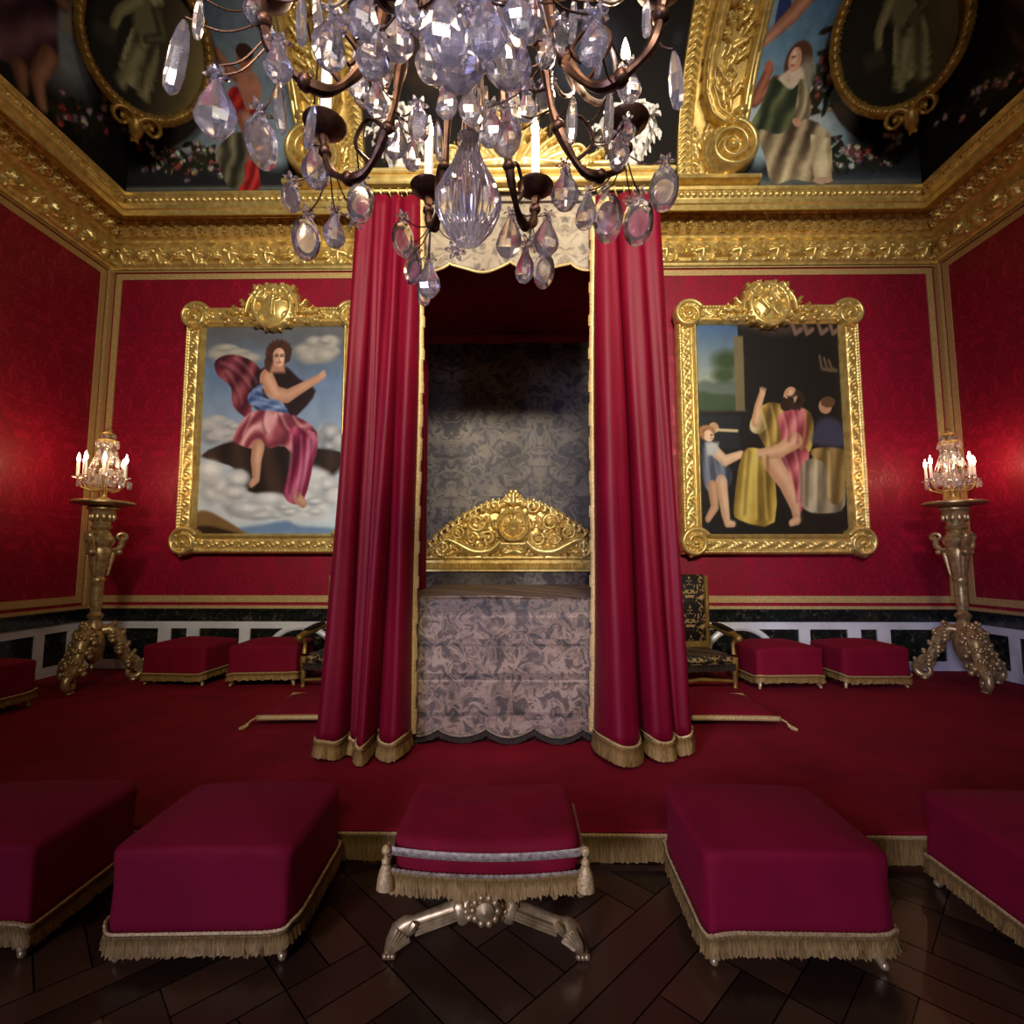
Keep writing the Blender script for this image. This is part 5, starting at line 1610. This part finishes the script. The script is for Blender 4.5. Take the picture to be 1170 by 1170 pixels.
# ================================================================== armchairs
def armchair(label, x, y, rz, mir):
    t = thing('armchair', label, 'armchair', (x, y, DZ), rz, 'brocade armchairs flanking the bed')
    W, D, sh = .66, .56, .31
    sb = MB(); sb.box(-W/2+.02, W/2-.02, -D/2, D/2-.02, sh-.09, sh, bev=.03); sb.build('seat', BROCADE_CHAIR, t)
    bb = MB(); bb.box(-W/2+.02, W/2-.02, D/2-.07, D/2+.0, sh+.05, 1.05, Matrix.Translation((0, 0, 0)), .025); bb.build('backrest', BROCADE_CHAIR, t)
    fr_ = MB()
    for sx in (-1, 1): fr_.box(sx*(W/2-.005)-.02, sx*(W/2-.005)+.02, D/2-.075, D/2+.005, sh-.1, 1.04, bev=.01)
    fr_.box(-W/2, W/2, D/2-.06, D/2-.01, sh-.08, sh+.06)
    fr_.build('back_frame', GOLD_DARK, t)
    fg = [( -W/2+.02+ (W-.04)*k/30, -D/2-.004) for k in range(31)]
    fringe('seat_fringe', fg, sh-.075, .07, FRINGE_DARK, t, step=.008)
    for sx in (-1, 1):
        am = MB()
        am.tube([(sx*W/2, D/2-.05, .52), (sx*(W/2+.015), D/2-.2, .525), (sx*(W/2+.02), -.05, .50), (sx*(W/2+.02), -D/2+.08, .49), (sx*(W/2+.02), -D/2+.01, .475)], [.022, .026, .03, .032, .03], 10)
        am.ball((sx*(W/2+.02), -D/2-.01, .465), .036, 12)
        a = am.build('armrest', GOLD_DARK, t)
        pd = MB(); pd.tube([(sx*(W/2+.012), D/2-.14, .555), (sx*(W/2+.018), 0, .54), (sx*(W/2+.02), -D/2+.1, .52)], [.02, .032, .024], 9); pd.build('arm_pad', BLACKWOOD, a)
        sp = MB(); sp.tube([(sx*(W/2+.02), -D/2+.02, .47), (sx*(W/2+.0), -D/2+.06, .40), (sx*(W/2-.01), -D/2+.03, .31)], [.024, .018, .024], 9); sp.build('arm_support', GOLD_DARK, t)
        for sy in (-1, 1):
            lg = MB()
            x0, y0 = sx*(W/2-.015), sy*(D/2-.02)
            lg.box(x0-.026, x0+.026, y0-.026, y0+.026, sh-.12, sh-.02, bev=.006)
            lg.lathe([(.017, 0), (.024, .015), (.016, .03), (.022, .06), (.026, .1), (.02, .14), (.025, .17), (.02, .19)], 12, Matrix.Translation((x0, y0, 0)))
            lg.build('leg', GOLD_DARK, t)
    st = MB()
    st.tube([(-W/2+.02, -D/2+.02, .07), (0, -D/2+.06, .085), (W/2-.02, -D/2+.02, .07)], [.015, .02, .015], 8)
    st.tube([(-W/2+.02, D/2-.02, .07), (W/2-.02, D/2-.02, .07)], .014, 8)
    st.build('stretcher', GOLD_DARK, t)
    return t
armchair('black and gold brocade armchair right of the bed, behind a floor cushion', 1.67, 5.17, .16, False)
armchair('black and gold brocade armchair mostly hidden behind the left bed curtain', -1.70, 5.17, -.14, True)

# ================================================================== candle stands
def candle_stand(label, x, y, rz):
    t = thing('candle_stand', label, 'candle stand', (x, y, DZ), rz, 'tall gilded candle stands in the corners')
    s = MB()
    s.lathe([(.05, .50), (.075, .54), (.062, .58), (.045, .62), (.062, .645), (.07, .665), (.05, .69), (.04, .70), (.046, .72), (.05, .8), (.055, .92), (.052, .98), (.062, .995), (.062, 1.02), (.05, 1.035), (.055, 1.05), (.07, 1.12), (.085, 1.22), (.10, 1.30), (.085, 1.33)], 24)
    s.build('shaft', GOLD_PALE, t)
    v = MB()
    v.lathe([(.085, 1.32), (.11, 1.36), (.12, 1.40), (.085, 1.46), (.06, 1.49), (.085, 1.51), (.09, 1.525), (.072, 1.54), (.085, 1.60), (.105, 1.66), (.115, 1.69), (.13, 1.70), (.13, 1.715), (.10, 1.73)], 24)
    for k in range(12):
        a = 2*PI*k/12; v.ball((.095*math.cos(a), .095*math.sin(a), 1.62), .018, 8, sz=2.2)
    v.build('vase', GOLD_PALE, t)
    p = MB(); p.lathe([(.1, 1.72), (.16, 1.735), (.24, 1.745), (.262, 1.757), (.262, 1.772), (.25, 1.78), (.02, 1.776)], 40)
    p.build('top_plate', GOLD_PALE, t)
    for k in range(3):
        a = 2*PI*k/3-PI/2
        c, s_ = math.cos(a), math.sin(a)
        W = lambda r, z: (r*c, r*s_, z)
        b = MB()
        pts = [(.085, 1.30), (.13, 1.30), (.165, 1.34), (.17, 1.40)]
        for q in range(17):
            an = -.1+q*.42; rr = .045*(1-q/20); pts.append((.175-.0+rr*math.cos(an)-.02, 1.43+rr*math.sin(an)))
        b.tube([W(*q) for q in pts], [.024, .03, .032, .03]+[.024-.0009*q for q in range(17)], 9)
        b.ball(W(.15, 1.28), .03, 10); b.ball(W(.1, 1.26), .028, 10)
        b.tube([W(.1, 1.27), W(.085, 1.15), W(.07, 1.05)], [.028, .018, .012], 8)
        b.build('scroll_bracket', GOLD_PALE, t)
        lg = MB()
        pts = [(.05, .52), (.11, .53), (.17, .48), (.21, .40), (.235, .32), (.27, .24), (.33, .20), (.375, .15)]
        rad = [.04, .055, .06, .055, .05, .05, .05, .045]
        for q in range(20):
            an = .3-q*.36; rr = .075*(1-q/24); pts.append((.335+rr*math.cos(an), .095+rr*math.sin(an))); rad.append(.036-.001*q)
        lg.tube([W(*q) for q in pts], rad, 10)
        lg.lathe([(.03, 0), (.04, .012), (.036, .025), (.02, .03)], 14, Matrix.Translation(W(.34, 0)))
        for (r_, z_, q) in ((.12, .56, .04), (.2, .47, .042), (.25, .36, .036), (.3, .27, .036), (.16, .40, .036), (.21, .27, .034), (.38, .18, .03), (.27, .16, .036), (.4, .1, .02)):
            for u in range(5):
                an = 2*PI*u/5; d_ = Vector((-s_, c, 0))*math.cos(an)*q*.75+Vector((c*.5, s_*.5, .8))*math.sin(an)*q*.75
                lg.ball(Vector(W(r_+.02, z_))+d_, q*.5, 8, sz=1.2)
            lg.ball(W(r_+.03, z_), q*.6, 8)
        for sg in (-1, 1):
            n_ = Vector((-s_, c, 0))*sg
            for (r_, z_) in ((.14, .46), (.2, .34), (.28, .2)):
                p0 = Vector(W(r_, z_))
                lg.ball(p0+n_*.05, .04, 10, sz=.8); lg.ball(p0+n_*.075+Vector((0, 0, -.04)), .028, 8); lg.ball(p0+n_*.07+Vector((0, 0, .035)), .024, 8)
        lg.build('leg', GOLD_PALE, t)
    cb = MB(); cb.lathe([(.01, .14), (.03, .17), (.02, .2), (.05, .24), (.09, .32), (.1, .4), (.08, .5), (.05, .53)], 20)
    cb.build('base_urn', GOLD_PALE, t)
    return t
candle_stand('tall gilded candle stand in the left corner on the dais', -4.12, 5.0, .25)
candle_stand('tall gilded candle stand in the right corner on the dais', 4.34, 5.15, -.35)

# ---- cut crystals
def crystal_mesh(kind):
    """hanging from z = 0 downward, unit length"""
    mb = MB()
    if kind == 'pear':
        mb.lathe([(.02, -1.0), (.15, -.94), (.25, -.80), (.285, -.66), (.25, -.50), (.165, -.33), (.09, -.18), (.05, -.1), (.03, -.06)], 8, sy=.62)
    elif kind == 'spear':
        mb.lathe([(.02, -1.0), (.08, -.93), (.105, -.75), (.10, -.4), (.07, -.2), (.03, -.08)], 6, sy=.8)
    elif kind == 'plate':
        n = 16
        P = lambda r, y: [(r*.27*math.cos(2*PI*k/n), y, -.55+r*.45*math.sin(2*PI*k/n)) for k in range(n)]
        vs = P(.66, -.035)+P(.86, -.075)+P(1.0, 0)+P(.86, .075)+P(.66, .035)
        fs = [tuple(range(n))[::-1], tuple(range(4*n, 5*n))]
        for r in range(4):
            for k in range(n):
                j = (k+1) % n; fs.append((r*n+k, r*n+j, r*n+n+j, r*n+n+k))
        mb.add(vs, fs); mb.tube([(0, 0, -.1), (0, 0, -.02)], .02, 5)
    elif kind == 'rosette':
        for k in range(6):
            a = 2*PI*k/6
            M = Matrix.Translation((.26*math.cos(a), 0, -.5+.26*math.sin(a))) @ Matrix.Rotation(-a, 4, 'Y')
            mb.lathe([(.02, -.1), (.13, -.03), (.13, .03), (.02, .1)], 6, M, 1.5, 1)
        mb.ball((0, 0, -.5), .17, 8)
    me = bpy.data.meshes.new('crystal_'+kind)
    me.from_pydata(mb.v, [], mb.f)
    me.polygons.foreach_set('use_smooth', np.zeros(len(me.polygons), bool))
    return me
CM = {k: crystal_mesh(k) for k in ('pear', 'spear', 'plate', 'rosette')}
CMS = {k: CM[k].copy() for k in CM}
for me in CM.values(): me.materials.append(CRYSTAL)
for me in CMS.values(): me.materials.append(CRYSTAL_SMALL)

def flame_mesh(mb, p, s=1.0):
    mb.lathe([(.002, 0), (.007*s, .008*s), (.0085*s, .018*s), (.006*s, .032*s), (.001, .05*s)], 8, Matrix.Translation(Vector(p)))
def small_light(name, loc, power, color, parent=None, r=.03):
    d = bpy.data.lights.new(name, 'POINT'); d.energy = power; d.color = color; d.shadow_soft_size = r
    o = bpy.data.objects.new(name, d); COL.objects.link(o); o.location = loc
    if parent: o.parent = parent
    return o

# ================================================================== crystal girandoles on the stands
def girandole(label, x, y, rz, angs):
    t = thing('girandole', label, 'candelabra', (x, y, DZ+1.78), rz, 'crystal girandoles on the candle stands')
    st = MB()
    st.lathe([(.075, 0), (.08, .012), (.05, .03), (.025, .045), (.02, .08), (.034, .11), (.018, .14)], 18); st.build('foot', GOLD, t)
    cs = MB(); cs.lathe([(.02, .14), (.045, .19), (.05, .24), (.03, .3), (.02, .33), (.04, .37), (.06, .42), (.05, .46), (.02, .5), (.03, .53), (.045, .56), (.02, .6)], 10)
    cs.build('crystal_stem', CRYSTAL_SMALL, t, smooth=False)
    tp = MB(); tp.lathe([(.05, .585), (.085, .60), (.09, .612), (.03, .615), (.02, .64), (.035, .66), (.06, .685), (.02, .70), (.03, .72), (.005, .75)], 18); tp.build('crown_plate', GOLD, t)
    hoop = MB()
    hoop.tube([(.13*math.cos(a), .13*math.sin(a), .30) for a in np.linspace(0, 2*PI, 25)[:-1]], .006, 6, closed=True)
    hoop.tube([(.075*math.cos(a), .075*math.sin(a), .50) for a in np.linspace(0, 2*PI, 25)[:-1]], .005, 6, closed=True)
    for k in range(8):
        a = 2*PI*k/8; hoop.tube([(.02*math.cos(a), .02*math.sin(a), .12), (.15*math.cos(a), .15*math.sin(a), .22), (.13*math.cos(a), .13*math.sin(a), .32), (.075*math.cos(a), .075*math.sin(a), .50), (.05*math.cos(a), .05*math.sin(a), .6)], .0035, 6)
    hoop.build('cage', SILVERED, t)
    for a in angs:
        c, s_ = math.cos(a), math.sin(a)
        arm = MB()
        arm.tube([(.02*c, .02*s_, .12), (.1*c, .1*s_, .10), (.18*c, .18*s_, .13), (.215*c, .215*s_, .19), (.215*c, .215*s_, .22)], .008, 7)
        ar = arm.build('arm', GOLD, t)
        pn = MB(); pn.lathe([(.012, .215), (.045, .222), (.05, .232), (.014, .236)], 14, Matrix.Translation((.215*c, .215*s_, 0))); pn.build('drip_pan', CRYSTAL_SMALL, ar)
        cd = MB(); cd.lathe([(.013, .236), (.0125, .37), (.004, .376)], 10, Matrix.Translation((.215*c, .215*s_, 0))); cd.build('candle', WAX, ar)
        fl = MB(); flame_mesh(fl, (.215*c, .215*s_, .372), 1.9); fl.build('flame', FLAME, ar)
    kinds = ['pear', 'plate', 'rosette', 'spear']
    n = 0
    for (r_, z_, cnt, sz) in ((.135, .33, 12, .10), (.10, .44, 10, .09), (.075, .52, 9, .08), (.09, .61, 10, .075), (.15, .25, 12, .10), (.21, .215, 14, .085), (.06, .68, 6, .07)):
        for k in range(cnt):
            a = 2*PI*k/cnt+z_*3
            o = bpy.data.objects.new('crystal_pendant', CMS[kinds[(k+n) % 4]]); COL.objects.link(o); o.parent = t
            o.location = (r_*math.cos(a), r_*math.sin(a), z_); o.scale = (sz, sz, sz); o.rotation_euler = (0, 0, a+PI/2)
        n += 1
    for a in (angs[0], angs[1] if len(angs) == 6 else angs[-1], angs[3] if len(angs) == 6 else angs[1]):
        small_light('girandole_light', (.26*math.cos(a), .26*math.sin(a), .40), 2.6, (1.0, .50, .24), t, .03)
    return t
girandole('lit crystal candelabra on the candle stand in the left corner', -4.12, 5.0, 0, [R(d) for d in (182, 215, 262, 305, 355, 90)])
girandole('lit crystal candelabra on the candle stand in the right corner', 4.34, 5.15, 0, [R(d) for d in (184, 356, 60, 120, 270)])

# ================================================================== chandelier
CX, CY = -.125, 1.19
ch = thing('chandelier', 'large rock crystal chandelier with dark bronze arms hanging above the parquet', 'chandelier', (CX, CY, 2.9))
def C3(x, y, z): return Vector((x-CX, y-CY, z-2.9))
stem = MB(); stem.lathe([(.012, 2.36-2.9), (.02, 2.42-2.9), (.012, 2.5-2.9), (.03, 2.66-2.9), (.014, 2.8-2.9), (.04, 3.0-2.9), (.014, 3.2-2.9), (.014, 7.2-2.9)], 12)
stem.build('stem', BRONZE, ch)
finial = MB()
n = 14
FP = ([(.004, 2.13-2.9), (.03, 2.137-2.9), (.062, 2.175-2.9), (.083, 2.225-2.9), (.082, 2.255-2.9), (.066, 2.29-2.9), (.045, 2.33-2.9), (.028, 2.375-2.9), (.022, 2.40-2.9), (.03, 2.415-2.9)])
N_ = 64
for r_, z_ in FP:
    for k in range(N_):
        a = 2*PI*k/N_; g = 1-.16*abs(math.sin(a*8))*min(1, r_/.05)
        finial.v.append((r_*g*math.cos(a), r_*g*math.sin(a), z_))
for i in range(len(FP)-1):
    for k in range(N_): finial.f.append((i*N_+k, i*N_+(k+1) % N_, (i+1)*N_+(k+1) % N_, (i+1)*N_+k))
finial.f.append(tuple(range(N_))[::-1]); finial.f.append(tuple(range((len(FP)-1)*N_, len(FP)*N_)))
finial.build('pear_finial', CRYSTAL, ch, sharp=25)
for (z0, z1, r_) in ((2.60, 2.80, .085), (2.82, 3.05, .11), (3.08, 3.3, .09)):
    b = MB(); h_ = z1-z0
    b.lathe([(.02, z0-2.9), (r_*.7, z0+h_*.15-2.9), (r_, z0+h_*.4-2.9), (r_*.85, z0+h_*.65-2.9), (r_*.4, z0+h_*.88-2.9), (.02, z1-2.9)], 9)
    b.build('crystal_baluster', CRYSTAL, ch, smooth=False)
SK = []            # sampled points of the bronze skeleton, to hang crystals from
def spl(pts, n=8):
    P = [Vector(p) for p in pts]; out = []
    for i in range(len(P)-1):
        p0 = P[max(i-1, 0)]; p1 = P[i]; p2 = P[i+1]; p3 = P[min(i+2, len(P)-1)]
        for k in range(n):
            t = k/n
            out.append(.5*((2*p1)+(p2-p0)*t+(2*p0-5*p1+4*p2-p3)*t*t+(3*p1-p0-3*p2+p3)*t**3))
    out.append(P[-1]); return out
for k in range(8):
    a = R(22.5+45*k); c, s_ = math.cos(a), math.sin(a)
    W = lambda r, z: (r*c, r*s_, z-2.9)
    path = spl([W(.03, 2.80), (W(.12, 2.86)), W(.2, 2.74), W(.24, 2.55), W(.33, 2.42), W(.44, 2.46), W(.474, 2.56), W(.474, 2.60)], 7)
    arm = MB(); arm.tube(path, [.012+.003*math.sin(i*.9) for i in range(len(path))], 8)
    curl = spl([W(.30, 2.44), W(.36, 2.52), W(.32, 2.58), W(.27, 2.54), W(.29, 2.50)], 6)
    arm.tube(curl, .006, 6)
    for i in range(4, len(path), 9): arm.ball(path[i], .02, 8)
    ar = arm.build('arm', BRONZE, ch)
    SK.extend(path); SK.extend(curl)
    pan = MB(); pan.lathe([(.01, 2.585-2.9), (.03, 2.592-2.9), (.058, 2.612-2.9), (.062, 2.622-2.9), (.05, 2.618-2.9), (.02, 2.615-2.9)], 20, Matrix.Translation((.474*c, .474*s_, 0)))
    pan.build('drip_pan', BRONZE, ar)
    cn = MB(); cn.lathe([(.021, 2.612-2.9), (.018, 2.65-2.9), (.0155, 2.66-2.9), (.015, 2.80-2.9), (.004, 2.806-2.9)], 12, Matrix.Translation((.474*c, .474*s_, 0)))
    cn.build('candle', WAX, ar)
    fl = MB(); flame_mesh(fl, (.474*c, .474*s_, 2.804-2.9), 1.6); fl.build('flame', FLAME, ar)
    SK.append(Vector((.474*c, .474*s_, 2.59-2.9)))
    # upper branch, silvered, carrying only crystals
    a = R(45*k); c, s_ = math.cos(a), math.sin(a)
    path = spl([W(.03, 3.25), W(.2, 3.16), W(.32, 2.96), W(.45, 2.86), W(.58, 2.90), W(.66, 3.06), W(.62, 3.16), W(.57, 3.10)], 7)
    br_ = MB(); br_.tube(path, [.0125-.0001*i for i in range(len(path))], 8)
    cu = spl([W(.33, 2.95), W(.30, 2.84), W(.36, 2.78), W(.42, 2.83), W(.38, 2.87)], 6); br_.tube(cu, .006, 6)
    br_.build('upper_branch', SILVERED, ch)
    SK.extend(path); SK.extend(cu)
SKA = np.array([tuple(q) for q in SK])

# crystal drops: kind, x, y, z of the hanging loop, length
PEND = [('spear', -0.688, 0.95, 2.481, 0.187), ('pear', -0.648, 1.00, 2.400, 0.152), ('plate', -0.549, 1.00, 2.316, 0.132), ('spear', -0.566, 1.10, 2.489, 0.134), ('pear', -0.493, 0.95, 2.425, 0.102), ('spear', -0.423, 0.90, 2.467, 0.113), ('spear', -0.439, 1.00, 2.600, 0.105), ('pear', -0.379, 0.95, 2.481, 0.130), ('pear', -0.291, 0.95, 2.442, 0.121), ('rosette', -0.351, 0.95, 2.501, 0.079), ('pear', -0.360, 1.20, 2.591, 0.112), ('pear', -0.585, 1.35, 2.543, 0.139), ('spear', -0.566, 1.30, 2.620, 0.143), ('plate', -0.464, 1.40, 2.483, 0.147), ('plate', -0.641, 1.35, 2.434, 0.105), ('plate', -0.615, 1.40, 2.372, 0.151), ('pear', -0.554, 1.45, 2.413, 0.123), ('rosette', -0.496, 1.45, 2.421, 0.073), ('plate', -0.371, 1.55, 2.462, 0.137), ('plate', -0.343, 1.60, 2.381, 0.121), ('pear', -0.300, 1.62, 2.363, 0.140), ('rosette', -0.355, 1.60, 2.409, 0.073), ('plate', -0.316, 1.65, 2.300, 0.093), ('rosette', -0.204, 1.55, 2.381, 0.077), ('pear', -0.025, 1.60, 2.510, 0.159), ('pear', 0.022, 1.65, 2.422, 0.131), ('plate', 0.079, 1.62, 2.393, 0.146), ('rosette', 0.033, 1.62, 2.452, 0.080), ('pear', 0.096, 1.60, 2.499, 0.153), ('pear', 0.132, 1.35, 2.473, 0.142), ('pear', 0.216, 1.50, 2.508, 0.133), ('plate', 0.259, 1.45, 2.472, 0.178), ('plate', 0.364, 1.45, 2.463, 0.172), ('plate', 0.412, 1.35, 2.480, 0.152), ('spear', 0.329, 1.00, 2.448, 0.145), ('pear', 0.273, 1.20, 2.471, 0.071), ('spear', 0.232, 1.20, 2.555, 0.144), ('spear', 0.139, 1.20, 2.542, 0.139), ('pear', 0.257, 1.10, 2.518, 0.102), ('pear', 0.148, 0.90, 2.414, 0.111), ('spear', 0.166, 0.95, 2.403, 0.077), ('pear', 0.268, 1.30, 2.517, 0.112), ('rosette', 0.145, 0.90, 2.442, 0.075), ('pear', -0.200, 1.00, 2.481, 0.107), ('pear', -0.106, 0.90, 2.423, 0.176), ('pear', -0.035, 0.90, 2.436, 0.185), ('pear', -0.065, 0.85, 2.403, 0.141), ('pear', -0.139, 0.85, 2.413, 0.159), ('pear', 0.030, 0.90, 2.459, 0.105), ('pear', 0.069, 1.10, 2.593, 0.090), ('pear', -0.260, 1.00, 2.548, 0.124), ('plate', -0.255, 1.20, 2.519, 0.106), ('pear', -0.173, 1.10, 2.477, 0.098), ('pear', -0.118, 1.10, 2.469, 0.106), ('rosette', -0.126, 1.00, 2.408, 0.061), ('rosette', -0.188, 0.95, 2.482, 0.067), ('rosette', 0.007, 1.10, 2.508, 0.076), ('pear', -0.069, 1.15, 2.463, 0.115), ('pear', -0.032, 1.20, 2.511, 0.143), ('spear', -0.015, 1.20, 2.595, 0.169), ('pear', 0.022, 1.25, 2.608, 0.100), ('plate', 0.079, 1.30, 2.684, 0.105), ('pear', -0.411, 1.20, 2.626, 0.098), ('pear', -0.358, 1.30, 2.585, 0.104), ('pear', -0.329, 1.30, 2.564, 0.114), ('pear', -0.301, 1.35, 2.563, 0.107), ('spear', -0.105, 1.20, 2.464, 0.119), ('spear', -0.206, 1.20, 2.477, 0.119), ('plate', 0.090, 1.00, 2.522, 0.083), ('spear', 0.114, 0.95, 2.513, 0.099), ('pear', -0.279, 0.85, 2.416, 0.107), ('pear', -0.198, 0.85, 2.414, 0.089), ('pear', -0.004, 0.85, 2.420, 0.107), ('rosette', -0.084, 0.85, 2.412, 0.071), ('spear', 0.278, 1.00, 2.571, 0.104), ('spear', -0.658, 0.95, 2.526, 0.100), ('pear', -0.577, 1.00, 2.596, 0.084), ('rosette', -0.645, 1.00, 2.423, 0.049), ('rosette', 0.335, 1.45, 2.460, 0.056), ('rosette', 0.007, 1.60, 2.507, 0.074)]
beads = MB()
rr = np.random.default_rng(12)
for kind, x, y, z, ln in PEND:
    q = np.array([x-CX, y-CY, z-2.9])
    d = SKA-q
    cost = np.hypot(np.hypot(d[:, 0], d[:, 1])*1.5, d[:, 2])+np.where(d[:, 2] < -.005, 1.0, 0)
    b = SKA[int(np.argmin(cost))]
    o = bpy.data.objects.new('crystal_pendant', CM[kind]); COL.objects.link(o); o.parent = ch
    k = ln*1.0
    e = Euler((rr.uniform(-.05, .05), rr.uniform(-.1, .1), math.atan2(-x, y)+rr.uniform(-.5, .5)))
    o.location = q; o.scale = (k, k, k); o.rotation_euler = e
    A = Vector(b); B = Vector(q)
    L_ = (A-B).length
    mid = (A+B)/2+Vector((0, 0, -.2*L_ if L_ > .05 else 0))
    inv = (Matrix.Translation(B) @ e.to_matrix().to_4x4() @ Matrix.Scale(k, 4)).inverted()
    w_ = MB()
    w_.tube([inv @ p for p in spl([A, mid, B+Vector((0, 0, -.004))], 5)], .0022/k, 5)
    w_.build('wire', BRONZE, o)
    if kind in ('pear', 'plate'):
        Mr = Matrix.Translation(B+Vector((0, 0, -.004))) @ e.to_matrix().to_4x4()
        s_ = min(.03, ln*.3)
        for u in range(6):
            an = 2*PI*u/6
            M = Mr @ Matrix.Translation((s_*.55*math.cos(an), 0, s_*.55*math.sin(an))) @ Matrix.Rotation(-an, 4, 'Y')
            beads.lathe([(s_*.04, -s_*.22), (s_*.26, 0), (s_*.04, s_*.22)], 6, M, 1.6, 1)
        beads.ball((0, 0, 0), s_*.3, 7, Mr)
bo = beads.build('crystal_beads', CRYSTAL, ch, smooth=False)
bo['kind'] = 'stuff'
for k in range(4):
    a = R(45+90*k)
    small_light('chandelier_light', (.47*math.cos(a), .47*math.sin(a), 2.86-2.9), 6.5, (1.0, .68, .42), ch, .05)
